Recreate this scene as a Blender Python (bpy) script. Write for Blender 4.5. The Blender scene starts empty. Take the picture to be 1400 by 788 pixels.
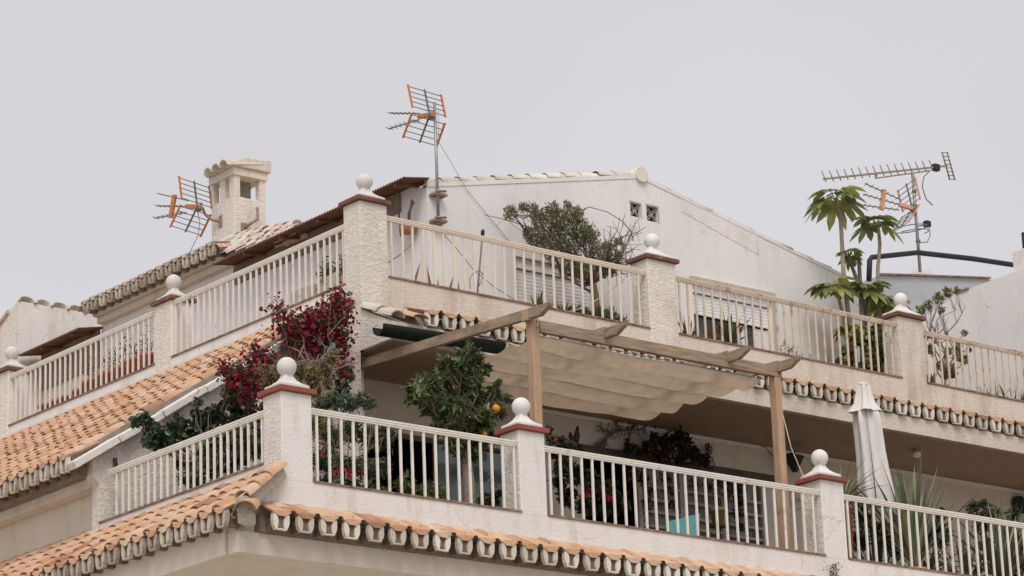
import bpy, math, random
import numpy as np
from math import radians as RAD, sin, cos, pi
from mathutils import Vector, Matrix

random.seed(7)
rng = np.random.default_rng(11)
scene = bpy.context.scene
COL = scene.collection

# ------------------------------------------------------------------ camera
F_PX, PITCH, ROLL, YAW = 4242.25, RAD(16.8487), RAD(-2.1732), RAD(39.6022)
FW = np.array([sin(YAW) * cos(PITCH), cos(YAW) * cos(PITCH), sin(PITCH)])
R0 = np.array([cos(YAW), -sin(YAW), 0.0])
U0 = np.cross(R0, FW)
RT = cos(ROLL) * R0 + sin(ROLL) * U0
UP = -sin(ROLL) * R0 + cos(ROLL) * U0
CAM = np.array([-22.55904545, -32.06514733, 1.6])
camd = bpy.data.cameras.new('camera')
cam = bpy.data.objects.new('camera', camd)
COL.objects.link(cam)
M = Matrix.Identity(4)
for i in range(3):
    M[i][0], M[i][1], M[i][2], M[i][3] = RT[i], UP[i], -FW[i], CAM[i]
cam.matrix_world = M
camd.sensor_width = 36.0
camd.lens = F_PX / 1400 * 36.0
camd.clip_start = 0.5
camd.clip_end = 2000
scene.camera = cam


def ray(px, py):
    return FW + RT * (px - 700) / F_PX - UP * (py - 394) / F_PX


def on(px, py, ax, v):
    """point of the survey photograph on the plane x, y or z = v (metres)"""
    d = ray(px, py)
    i = 'xyz'.index(ax)
    return CAM + d * ((v - CAM[i]) / d[i])


def depth_px(P):
    return (np.asarray(P, float) - CAM) @ FW / F_PX     # metres per photo pixel there


def proj(P):
    d = np.asarray(P, float) - CAM
    z = d @ FW
    return 700 + F_PX * (d @ RT) / z, 394 - F_PX * (d @ UP) / z, z


# ------------------------------------------------------------------ world, sun, exposure
SUN_EL, SUN_AZ = RAD(50), RAD(220)        # azimuth clockwise from +Y
world = bpy.data.worlds.new('World')
scene.world = world
world.use_nodes = True
wn, wl = world.node_tree.nodes, world.node_tree.links
wn.clear()
wo = wn.new('ShaderNodeOutputWorld')
sky = wn.new('ShaderNodeTexSky')
sky.sky_type = 'NISHITA'
sky.sun_disc = False
sky.sun_elevation = SUN_EL
sky.sun_rotation = SUN_AZ
sky.dust_density = 4.0
b1 = wn.new('ShaderNodeBackground')
b1.inputs['Strength'].default_value = 0.05
hs = wn.new('ShaderNodeHueSaturation')
hs.inputs['Saturation'].default_value = 0.25
wl.new(sky.outputs[0], hs.inputs['Color'])
wl.new(hs.outputs[0], b1.inputs['Color'])
tc = wn.new('ShaderNodeTexCoord')
sx = wn.new('ShaderNodeSeparateXYZ')
wl.new(tc.outputs['Generated'], sx.inputs[0])
grad = wn.new('ShaderNodeValToRGB')
grad.color_ramp.elements[0].position = 0.0
grad.color_ramp.elements[0].color = (0.495, 0.475, 0.50, 1)
grad.color_ramp.elements[1].position = 1.0
grad.color_ramp.elements[1].color = (0.60, 0.575, 0.585, 1)
wl.new(sx.outputs['Z'], grad.inputs[0])
cn = wn.new('ShaderNodeTexNoise')
cn.inputs['Scale'].default_value = 3.5
cn.inputs['Detail'].default_value = 4
wl.new(tc.outputs['Generated'], cn.inputs['Vector'])
cr = wn.new('ShaderNodeMapRange')
cr.inputs['From Min'].default_value = 0.3
cr.inputs['From Max'].default_value = 0.7
cr.inputs['To Min'].default_value = 0.91
cr.inputs['To Max'].default_value = 1.05
wl.new(cn.outputs[0], cr.inputs[0])
mu = wn.new('ShaderNodeVectorMath')
mu.operation = 'SCALE'
wl.new(grad.outputs[0], mu.inputs[0])
wl.new(cr.outputs[0], mu.inputs['Scale'])
b2 = wn.new('ShaderNodeBackground')
wl.new(mu.outputs[0], b2.inputs['Color'])
ad = wn.new('ShaderNodeAddShader')
wl.new(b1.outputs[0], ad.inputs[0])
wl.new(b2.outputs[0], ad.inputs[1])
wl.new(ad.outputs[0], wo.inputs['Surface'])

sund = bpy.data.lights.new('sun', 'SUN')
sund.energy = 1.45
sund.angle = RAD(28)
sund.color = (1.0, 0.925, 0.84)
sun = bpy.data.objects.new('sun', sund)
COL.objects.link(sun)
sdir = Vector((sin(SUN_AZ) * cos(SUN_EL), cos(SUN_AZ) * cos(SUN_EL), sin(SUN_EL)))
sun.rotation_euler = sdir.to_track_quat('Z', 'Y').to_euler()

scene.view_settings.view_transform = 'Standard'
scene.view_settings.look = 'None'
scene.view_settings.exposure = 0.0
scene.view_settings.gamma = 1.0


# ------------------------------------------------------------------ materials
def new_mat(name):
    m = bpy.data.materials.new(name)
    m.use_nodes = True
    n = m.node_tree.nodes
    n.clear()
    out = n.new('ShaderNodeOutputMaterial')
    p = n.new('ShaderNodeBsdfPrincipled')
    m.node_tree.links.new(p.outputs[0], out.inputs[0])
    return m, n, m.node_tree.links, p


def ramp(n, stops):
    r = n.new('ShaderNodeValToRGB')
    e = r.color_ramp.elements
    while len(e) > 1:
        e.remove(e[-1])
    e[0].position, e[0].color = stops[0][0], (*stops[0][1], 1)
    for p, c in stops[1:]:
        k = e.new(p)
        k.color = (*c, 1)
    return r


def noise(n, l, scale, detail=3, rough=0.5, vec=None):
    t = n.new('ShaderNodeTexNoise')
    t.inputs['Scale'].default_value = scale
    t.inputs['Detail'].default_value = detail
    t.inputs['Roughness'].default_value = rough
    if vec:
        l.new(vec, t.inputs['Vector'])
    return t


def mixc(n, l, a, b, fac, mode='MIX'):
    m = n.new('ShaderNodeMix')
    m.data_type = 'RGBA'
    m.blend_type = mode
    for sock, v in ((m.inputs[6], a), (m.inputs[7], b), (m.inputs[0], fac)):
        if hasattr(v, 'is_output'):
            l.new(v, sock)
        elif isinstance(v, tuple):
            sock.default_value = (*v, 1)
        else:
            sock.default_value = v
    return m.outputs[2]


def stucco(name, base, dirt=(0.42, 0.33, 0.25), dirt_amt=0.5, bump=0.25, bscale=26, cover=0.5, blotch=0.07, bdist=0.03, pit=0.0, crack=0.0):
    m, n, l, p = new_mat(name)
    g = n.new('ShaderNodeNewGeometry')
    pos = g.outputs['Position']
    big = noise(n, l, 0.9, 5, 0.6, pos)
    lo = tuple(c * (1 - blotch) for c in base)
    hi = tuple(min(0.86, c * (1 + blotch * 0.6)) for c in base)
    c = ramp(n, [(0.3, lo), (0.7, hi)])
    l.new(big.outputs[0], c.inputs[0])
    mp = n.new('ShaderNodeMapping')
    mp.inputs['Scale'].default_value = (2.1, 2.1, 0.42)
    l.new(pos, mp.inputs['Vector'])
    st = noise(n, l, 1.6, 6, 0.65, mp.outputs[0])
    sr = n.new('ShaderNodeMapRange')
    sr.inputs['From Min'].default_value = 0.51 + 0.1 * (0.5 - cover)
    sr.inputs['From Max'].default_value = 0.72 + 0.1 * (0.5 - cover)
    sr.inputs['To Max'].default_value = dirt_amt
    l.new(st.outputs[0], sr.inputs[0])
    col = mixc(n, l, c.outputs[0], dirt, sr.outputs[0])
    spk = noise(n, l, 9.0, 4, 0.7, pos)
    s2 = n.new('ShaderNodeMapRange')
    s2.inputs['From Min'].default_value = 0.58
    s2.inputs['From Max'].default_value = 0.70
    s2.inputs['To Max'].default_value = dirt_amt * 0.6
    l.new(spk.outputs[0], s2.inputs[0])
    col = mixc(n, l, col, dirt, s2.outputs[0])
    if crack:
        wq = noise(n, l, 2.2, 4, 0.6, pos)
        wv_ = n.new('ShaderNodeVectorMath')
        wv_.operation = 'MULTIPLY_ADD'
        wv_.inputs[1].default_value = (0.5, 0.5, 0.5)
        l.new(wq.outputs[1], wv_.inputs[0])
        l.new(pos, wv_.inputs[2])
        vc = n.new('ShaderNodeTexVoronoi')
        vc.feature = 'DISTANCE_TO_EDGE'
        vc.inputs['Scale'].default_value = 0.45
        l.new(wv_.outputs[0], vc.inputs['Vector'])
        cm = n.new('ShaderNodeMapRange')
        cm.inputs['From Min'].default_value = 0.004
        cm.inputs['From Max'].default_value = 0.0015
        cm.inputs['To Max'].default_value = crack
        l.new(vc.outputs['Distance'], cm.inputs[0])
        mk_ = noise(n, l, 0.55, 2, 0.5, pos)
        m3 = n.new('ShaderNodeMapRange')
        m3.inputs['From Min'].default_value = 0.50
        m3.inputs['From Max'].default_value = 0.60
        l.new(mk_.outputs[0], m3.inputs[0])
        m4 = n.new('ShaderNodeMath')
        m4.operation = 'MULTIPLY'
        l.new(cm.outputs[0], m4.inputs[0])
        l.new(m3.outputs[0], m4.inputs[1])
        col = mixc(n, l, col, (0.33, 0.29, 0.26), m4.outputs[0])
    l.new(col, p.inputs['Base Color'])
    p.inputs['Roughness'].default_value = 0.93
    p.inputs['Specular IOR Level'].default_value = 0.2
    wp = n.new('ShaderNodeMapping')
    wp.inputs['Scale'].default_value = (1, 1, 1.7)
    l.new(pos, wp.inputs['Vector'])
    v = noise(n, l, bscale, 5, 0.62, wp.outputs[0])
    v.inputs['Distortion'].default_value = 0.8
    rg = n.new('ShaderNodeMapRange')
    rg.inputs['From Min'].default_value = 0.42
    rg.inputs['From Max'].default_value = 0.68
    l.new(v.outputs[0], rg.inputs[0])
    fn = noise(n, l, bscale * 3.1, 3, 0.6, pos)
    am = n.new('ShaderNodeMath')
    am.operation = 'MULTIPLY_ADD'
    am.inputs[1].default_value = 0.35
    l.new(fn.outputs[0], am.inputs[0])
    l.new(rg.outputs[0], am.inputs[2])
    if pit:
        pm_ = n.new('ShaderNodeMapRange')
        pm_.inputs['From Min'].default_value = 0.45
        pm_.inputs['From Max'].default_value = 0.0
        pm_.inputs['To Max'].default_value = pit
        l.new(rg.outputs[0], pm_.inputs[0])
        l.new(mixc(n, l, col, dirt, pm_.outputs[0]), p.inputs['Base Color'])
    bp = n.new('ShaderNodeBump')
    bp.inputs['Strength'].default_value = bump
    bp.inputs['Distance'].default_value = bdist
    l.new(am.outputs[0], bp.inputs['Height'])
    l.new(bp.outputs[0], p.inputs['Normal'])
    return m


def plain(name, col, rough=0.6, metal=0.0, var=0.12, scale=6.0, spec=0.4, bump=0.0, dirt=None, dirt_amt=0.5, dscale=14, dth=0.58, orand=0.0):
    m, n, l, p = new_mat(name)
    g = n.new('ShaderNodeNewGeometry')
    t = noise(n, l, scale, 4, 0.6, g.outputs['Position'])
    r = ramp(n, [(0.3, tuple(c * (1 - var) for c in col)), (0.7, tuple(min(0.9, c * (1 + var)) for c in col))])
    l.new(t.outputs[0], r.inputs[0])
    c = r.outputs[0]
    if dirt:
        d = noise(n, l, dscale, 5, 0.7, g.outputs['Position'])
        mr = n.new('ShaderNodeMapRange')
        mr.inputs['From Min'].default_value = dth
        mr.inputs['From Max'].default_value = dth + 0.14
        mr.inputs['To Max'].default_value = dirt_amt
        l.new(d.outputs[0], mr.inputs[0])
        c = mixc(n, l, c, dirt, mr.outputs[0])
    if orand:
        oi = n.new('ShaderNodeObjectInfo')
        orr = ramp(n, [(0.0, (1 - orand, 1 - orand * 1.1, 1 - orand * 1.3)), (1.0, (1.04, 1.04, 1.04))])
        l.new(oi.outputs['Random'], orr.inputs[0])
        c = mixc(n, l, c, orr.outputs[0], 1.0, 'MULTIPLY')
    l.new(c, p.inputs['Base Color'])
    p.inputs['Roughness'].default_value = rough
    p.inputs['Metallic'].default_value = metal
    p.inputs['Specular IOR Level'].default_value = spec
    if bump:
        b = n.new('ShaderNodeBump')
        b.inputs['Strength'].default_value = bump
        b.inputs['Distance'].default_value = 0.02
        t2 = noise(n, l, scale * 8, 4, 0.6, g.outputs['Position'])
        l.new(t2.outputs[0], b.inputs['Height'])
        l.new(b.outputs[0], p.inputs['Normal'])
    return m


def tile_mat(name, stops, lichen=(0.25, 0.20, 0.14), amt=0.62, lime=0.0):
    m, n, l, p = new_mat(name)
    oi = n.new('ShaderNodeObjectInfo')
    g = n.new('ShaderNodeNewGeometry')
    r = ramp(n, stops)
    big = noise(n, l, 1.3, 3, 0.6, g.outputs['Position'])
    ma = n.new('ShaderNodeMath')
    ma.operation = 'MULTIPLY_ADD'
    ma.inputs[1].default_value = 0.5
    ma.inputs[2].default_value = -0.25
    l.new(big.outputs[0], ma.inputs[0])
    mb_ = n.new('ShaderNodeMath')
    mb_.operation = 'ADD'
    l.new(oi.outputs['Random'], mb_.inputs[0])
    l.new(ma.outputs[0], mb_.inputs[1])
    l.new(mb_.outputs[0], r.inputs[0])
    f = noise(n, l, 30, 4, 0.65, g.outputs['Position'])
    fr = ramp(n, [(0.3, (0.82, 0.82, 0.82)), (0.7, (1.12, 1.12, 1.12))])
    l.new(f.outputs[0], fr.inputs[0])
    c = mixc(n, l, r.outputs[0], fr.outputs[0], 1.0, 'MULTIPLY')
    d = noise(n, l, 7, 6, 0.72, g.outputs['Position'])
    mr = n.new('ShaderNodeMapRange')
    mr.inputs['From Min'].default_value = 0.55
    mr.inputs['From Max'].default_value = 0.75
    mr.inputs['To Max'].default_value = amt
    l.new(d.outputs[0], mr.inputs[0])
    c = mixc(n, l, c, lichen, mr.outputs[0])
    if lime:
        d2 = noise(n, l, 11, 5, 0.7, g.outputs['Position'])
        m2 = n.new('ShaderNodeMapRange')
        m2.inputs['From Min'].default_value = 0.6 - lime * 0.3
        m2.inputs['From Max'].default_value = 0.72 - lime * 0.3
        l.new(d2.outputs[0], m2.inputs[0])
        c = mixc(n, l, c, (0.66, 0.63, 0.58), m2.outputs[0])
    l.new(c, p.inputs['Base Color'])
    p.inputs['Roughness'].default_value = 0.88
    p.inputs['Specular IOR Level'].default_value = 0.25
    b = n.new('ShaderNodeBump')
    b.inputs['Strength'].default_value = 0.35
    b.inputs['Distance'].default_value = 0.01
    l.new(f.outputs[0], b.inputs['Height'])
    l.new(b.outputs[0], p.inputs['Normal'])
    return m


def leaf_mat(name, col, var=0.3, rough=0.45, trans=0.25, spec=0.4):
    m, n, l, p = new_mat(name)
    g = n.new('ShaderNodeNewGeometry')
    t = noise(n, l, 5.5, 3, 0.6, g.outputs['Position'])
    r = ramp(n, [(0.3, tuple(c * (1 - var) for c in col)), (0.7, tuple(c * (1 + var) for c in col))])
    l.new(t.outputs[0], r.inputs[0])
    l.new(r.outputs[0], p.inputs['Base Color'])
    p.inputs['Roughness'].default_value = rough
    p.inputs['Specular IOR Level'].default_value = spec
    tr = n.new('ShaderNodeBsdfTranslucent')
    l.new(r.outputs[0], tr.inputs['Color'])
    mx = n.new('ShaderNodeMixShader')
    mx.inputs[0].default_value = trans
    out = [x for x in n if x.type == 'OUTPUT_MATERIAL'][0]
    l.new(p.outputs[0], mx.inputs[1])
    l.new(tr.outputs[0], mx.inputs[2])
    l.new(mx.outputs[0], out.inputs[0])
    return m


def wood_mat(name, a, b):
    m, n, l, p = new_mat(name)
    t = n.new('ShaderNodeTexCoord')
    mp = n.new('ShaderNodeMapping')
    mp.inputs['Scale'].default_value = (2.6, 22, 22)
    l.new(t.outputs['UV'], mp.inputs['Vector'])
    w = noise(n, l, 1.0, 6, 0.65, mp.outputs[0])
    r = ramp(n, [(0.3, a), (0.72, b)])
    l.new(w.outputs[0], r.inputs[0])
    g = n.new('ShaderNodeNewGeometry')
    k = noise(n, l, 3.0, 3, 0.5, g.outputs['Position'])
    kr = n.new('ShaderNodeMapRange')
    kr.inputs['From Min'].default_value = 0.66
    kr.inputs['From Max'].default_value = 0.74
    kr.inputs['To Max'].default_value = 0.6
    l.new(k.outputs[0], kr.inputs[0])
    c = mixc(n, l, r.outputs[0], (0.10, 0.065, 0.04), kr.outputs[0])
    l.new(c, p.inputs['Base Color'])
    p.inputs['Roughness'].default_value = 0.8
    bp = n.new('ShaderNodeBump')
    bp.inputs['Strength'].default_value = 0.3
    bp.inputs['Distance'].default_value = 0.006
    l.new(w.outputs[0], bp.inputs['Height'])
    l.new(bp.outputs[0], p.inputs['Normal'])
    return m


TERRA = [(0.0, (0.38, 0.20, 0.125)), (0.15, (0.55, 0.32, 0.19)), (0.4, (0.63, 0.41, 0.26)), (0.6, (0.64, 0.45, 0.31)), (0.8, (0.60, 0.36, 0.24)), (0.92, (0.68, 0.52, 0.39)), (1.0, (0.48, 0.31, 0.22))]
PALE = [(0.0, (0.56, 0.40, 0.31)), (0.35, (0.56, 0.34, 0.25)), (0.6, (0.56, 0.53, 0.47)), (1.0, (0.52, 0.46, 0.38))]
MT = {
    'wall': stucco('white_limewash', (0.76, 0.73, 0.705), dirt=(0.47, 0.37, 0.29), dirt_amt=0.5, bump=0.2, bscale=11, cover=0.55, crack=0.5),
    'wall_clean': stucco('white_gable_paint', (0.75, 0.735, 0.725), dirt=(0.53, 0.48, 0.43), dirt_amt=0.28, bump=0.09, bscale=8, cover=0.45, blotch=0.06, crack=0.55),
    'rough': stucco('rough_cast_lime', (0.80, 0.755, 0.70), dirt=(0.46, 0.36, 0.28), dirt_amt=0.36, bump=0.6, bscale=12, cover=0.5, bdist=0.03, pit=0.14),
    'weathered': stucco('weathered_stucco', (0.70, 0.63, 0.55), dirt=(0.36, 0.27, 0.20), dirt_amt=0.55, bump=0.35, bscale=15, cover=0.6, pit=0.16),
    'cream': stucco('cream_plaster', (0.71, 0.65, 0.56), dirt=(0.36, 0.29, 0.22), dirt_amt=0.3, bump=0.22, bscale=20, cover=0.4),
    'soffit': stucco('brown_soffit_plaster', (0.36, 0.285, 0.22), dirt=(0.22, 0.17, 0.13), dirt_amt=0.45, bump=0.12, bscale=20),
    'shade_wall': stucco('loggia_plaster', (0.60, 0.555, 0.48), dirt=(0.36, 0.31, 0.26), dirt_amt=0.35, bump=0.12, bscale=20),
    'grey_wall': plain('blue_grey_render', (0.44, 0.455, 0.475), 0.9, var=0.10, scale=0.8),
    'tile': tile_mat('terracotta', TERRA),
    'pale_tile': tile_mat('lichened_tile', PALE, lichen=(0.23, 0.20, 0.17), amt=0.7, lime=0.3),
    'cap_tile': tile_mat('weathered_cap_tile', [(0.0, (0.60, 0.53, 0.45)), (0.6, (0.64, 0.58, 0.50)), (1.0, (0.58, 0.48, 0.40))], lichen=(0.38, 0.32, 0.26), amt=0.5, lime=0.4),
    'lime_tile': tile_mat('limewashed_tile', PALE, lichen=(0.40, 0.36, 0.31), amt=0.45, lime=0.5),
    'lime': plain('limewash_rim', (0.74, 0.70, 0.63), 0.9, var=0.08, scale=9, dirt=(0.36, 0.29, 0.22), dirt_amt=0.65, dscale=9, dth=0.54, orand=0.3),
    'grime_lime': plain('grimy_limewash', (0.58, 0.53, 0.45), 0.9, var=0.14, scale=9, dirt=(0.23, 0.185, 0.14), dirt_amt=0.75, dscale=9, dth=0.51, orand=0.35),
    'mortar': plain('grey_mortar', (0.25, 0.215, 0.18), 0.95, var=0.25, scale=9, bump=0.5),
    'brick': plain('dark_infill_brick', (0.20, 0.14, 0.11), 0.95, var=0.4, scale=14, bump=0.6, dirt=(0.36, 0.14, 0.09), dirt_amt=0.6, dscale=5, dth=0.6),
    'red_slab': plain('red_oxide_slab', (0.27, 0.08, 0.058), 0.8, var=0.15, scale=7, dirt=(0.55, 0.48, 0.43), dirt_amt=0.35, dscale=9, dth=0.66),
    'worn_slab': plain('worn_brown_slab', (0.17, 0.078, 0.058), 0.85, var=0.25, scale=7, dirt=(0.56, 0.50, 0.45), dirt_amt=0.6, dscale=10, dth=0.6),
    'sill': plain('clay_sill', (0.27, 0.17, 0.125), 0.9, var=0.4, scale=7, bump=0.5, dirt=(0.07, 0.055, 0.042), dirt_amt=0.85, dscale=4, dth=0.50),
    'ball': plain('white_painted_ball', (0.73, 0.715, 0.70), 0.8, var=0.05, scale=6, dirt=(0.42, 0.34, 0.26), dirt_amt=0.5, dscale=5, dth=0.57),
    'old_ball': plain('weathered_ball', (0.64, 0.615, 0.59), 0.9, var=0.1, scale=9, dirt=(0.30, 0.26, 0.22), dirt_amt=0.5, dscale=9, dth=0.58),
    'rail': plain('white_enamel_rail', (0.74, 0.705, 0.65), 0.5, var=0.07, scale=3, spec=0.4, dirt=(0.40, 0.25, 0.15), dirt_amt=0.7, dscale=5, dth=0.58),
    'rail_old': plain('yellowed_rail', (0.62, 0.525, 0.41), 0.55, var=0.10, scale=3, spec=0.4, dirt=(0.30, 0.15, 0.08), dirt_amt=0.8, dscale=5, dth=0.53),
    'wood': wood_mat('weathered_beam', (0.17, 0.115, 0.075), (0.44, 0.335, 0.235)),
    'post_wood': wood_mat('post_timber', (0.36, 0.22, 0.135), (0.52, 0.36, 0.24)),
    'cloth': leaf_mat('canvas_canopy', (0.80, 0.72, 0.62), 0.08, 0.9, 0.56, 0.1),
    'awning': plain('rusty_brown_sheet', (0.17, 0.085, 0.055), 0.7, var=0.2, scale=4),
    'awning_shade': plain('grey_brown_shade', (0.24, 0.185, 0.15), 0.85, var=0.2, scale=3),  # shade below the awnings, painted as a darker wall colour
    'floor_tile': plain('clay_floor', (0.24, 0.15, 0.105), 0.8, var=0.15, scale=3),
    'gutter': plain('black_gutter', (0.010, 0.014, 0.012), 0.75, var=0.1, spec=0.2),
    'steel': plain('galvanised_steel', (0.32, 0.32, 0.315), 0.5, 0.55, var=0.15, scale=20),
    'dark_steel': plain('dull_aluminium', (0.20, 0.195, 0.19), 0.55, 0.5, var=0.2, scale=20),
    'rust_steel': plain('rusty_steel', (0.30, 0.235, 0.18), 0.75, 0.2, var=0.25, scale=14),
    'orange_pl': plain('faded_orange_plastic', (0.52, 0.19, 0.07), 0.5, var=0.2, scale=12),
    'pink_pl': plain('bleached_orange_plastic', (0.60, 0.31, 0.19), 0.6, var=0.2, scale=12),
    'black': plain('black_rubber', (0.018, 0.018, 0.02), 0.6),
    'cable': plain('grey_cable', (0.22, 0.20, 0.19), 0.6),
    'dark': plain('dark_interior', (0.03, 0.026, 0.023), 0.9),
    'shutter': plain('white_shutter', (0.80, 0.81, 0.83), 0.5, var=0.03),
    'frame': plain('cream_frame', (0.50, 0.44, 0.35), 0.6, var=0.1),
    'white_paint': plain('white_gloss_paint', (0.70, 0.69, 0.67), 0.5, var=0.05),
    'grey_wood': plain('grey_lattice', (0.38, 0.36, 0.335), 0.8, var=0.25, scale=8),
    'parasol': leaf_mat('parasol_canvas', (0.85, 0.82, 0.79), 0.05, 0.9, 0.25, 0.1),
    'grey_pane': plain('dusty_grey_pane', (0.20, 0.195, 0.18), 0.5, var=0.45, scale=2.5, dirt=(0.05, 0.045, 0.04), dirt_amt=0.9, dscale=4, dth=0.52),
    'dark_wood': plain('dark_lintel_wood', (0.085, 0.062, 0.045), 0.85, var=0.3, scale=5),
    'rail_cream': plain('cream_rail', (0.71, 0.63, 0.52), 0.5, var=0.08, scale=3, dirt=(0.40, 0.22, 0.12), dirt_amt=0.6, dscale=6, dth=0.60),
    'turq': plain('turquoise_canvas', (0.085, 0.27, 0.285), 0.7, var=0.08),
    'yellow': plain('mustard_pot', (0.27, 0.21, 0.06), 0.7),
    'terracotta_pot': plain('clay_pot', (0.50, 0.20, 0.12), 0.85, var=0.2, scale=5, dirt=(0.62, 0.45, 0.36), dirt_amt=0.4),
    'concrete': plain('planter_concrete', (0.46, 0.42, 0.36), 0.9, var=0.2, scale=5, bump=0.4),
    'bark': plain('grey_bark', (0.17, 0.135, 0.105), 0.9, var=0.3, scale=12, bump=0.8),
    'pale_bark': plain('pale_bark', (0.33, 0.27, 0.21), 0.9, var=0.25, scale=12, bump=0.8),
    'twig': plain('dry_twig', (0.25, 0.19, 0.145), 0.9, var=0.2),
    'olive': leaf_mat('olive_leaf', (0.15, 0.165, 0.08), 0.3),
    'olive_l': leaf_mat('olive_leaf_pale', (0.21, 0.225, 0.12), 0.25),
    'brown_l': leaf_mat('withered_leaf', (0.21, 0.125, 0.085), 0.3),
    'citrus': leaf_mat('citrus_leaf', (0.09, 0.112, 0.048), 0.45, 0.3, 0.25, 0.5),
    'citrus_l': leaf_mat('citrus_new_leaf', (0.14, 0.19, 0.055), 0.3, 0.32, 0.25, 0.5),
    'ivy': leaf_mat('dark_vine_leaf', (0.035, 0.058, 0.03), 0.35, 0.35, 0.15, 0.5),
    'ivy_l': leaf_mat('vine_leaf', (0.085, 0.115, 0.055), 0.3, 0.4, 0.2),
    'red': leaf_mat('crimson_bract', (0.20, 0.014, 0.03), 0.4, 0.6, 0.25, 0.2),
    'red_l': leaf_mat('bright_bract', (0.37, 0.03, 0.06), 0.3, 0.6, 0.3, 0.2),
    'redflower': leaf_mat('red_petal', (0.48, 0.03, 0.045), 0.2, 0.6, 0.2, 0.2),
    'dry': leaf_mat('dry_olive_leaf', (0.20, 0.155, 0.065), 0.35, 0.6, 0.25),
    'lime_l': leaf_mat('yellow_green_leaf', (0.28, 0.26, 0.06), 0.3, 0.5, 0.3),
    'papaya': leaf_mat('palmate_leaf', (0.34, 0.37, 0.12), 0.3, 0.4, 0.4),
    'papaya_d': leaf_mat('palmate_leaf_old', (0.18, 0.215, 0.08), 0.3, 0.4, 0.4),
    'sooty': leaf_mat('sooty_leaf', (0.032, 0.026, 0.02), 0.3, 0.9, 0.05, 0.1),
    'yucca': leaf_mat('yucca_blade', (0.105, 0.135, 0.085), 0.3, 0.45, 0.12),
    'yucca_y': leaf_mat('yucca_blade_yellow', (0.24, 0.25, 0.12), 0.25, 0.5, 0.15),
    'orange': plain('orange_peel', (0.78, 0.30, 0.03), 0.45, var=0.08, scale=10),
    'feather': plain('grey_feather', (0.13, 0.135, 0.14), 0.9, var=0.2, scale=18),
    'feather_d': plain('slate_feather', (0.085, 0.09, 0.095), 0.9, var=0.2, scale=18),
    'purple': plain('dark_purple_felt', (0.07, 0.035, 0.05), 0.9, var=0.2),
    'asphalt': plain('asphalt', (0.06, 0.06, 0.06), 0.95, var=0.2, scale=3),
    'paving': plain('pale_paving', (0.46, 0.41, 0.35), 0.95, var=0.15, scale=2),
    'dry_soil': plain('dry_soil', (0.17, 0.125, 0.09), 1.0, var=0.2, scale=9),
    'red_spike': leaf_mat('red_spike_leaf', (0.34, 0.13, 0.085), 0.25, 0.6, 0.1),
    'grass': leaf_mat('green_blade', (0.10, 0.145, 0.055), 0.35, 0.5, 0.2),
}
# window glass: dark reflecting panes
gm, gn, gl, gp = new_mat('teal_glass')
gp.inputs['Base Color'].default_value = (0.10, 0.155, 0.165, 1)
gp.inputs['Roughness'].default_value = 0.06
gp.inputs['Specular IOR Level'].default_value = 0.8
MT['glass'] = gm
gm, gn, gl, gp = new_mat('dark_glass')
gp.inputs['Base Color'].default_value = (0.035, 0.05, 0.052, 1)
gp.inputs['Roughness'].default_value = 0.08
MT['dark_glass'] = gm

# ------------------------------------------------------------------ mesh builder
ORG = {}


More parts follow.
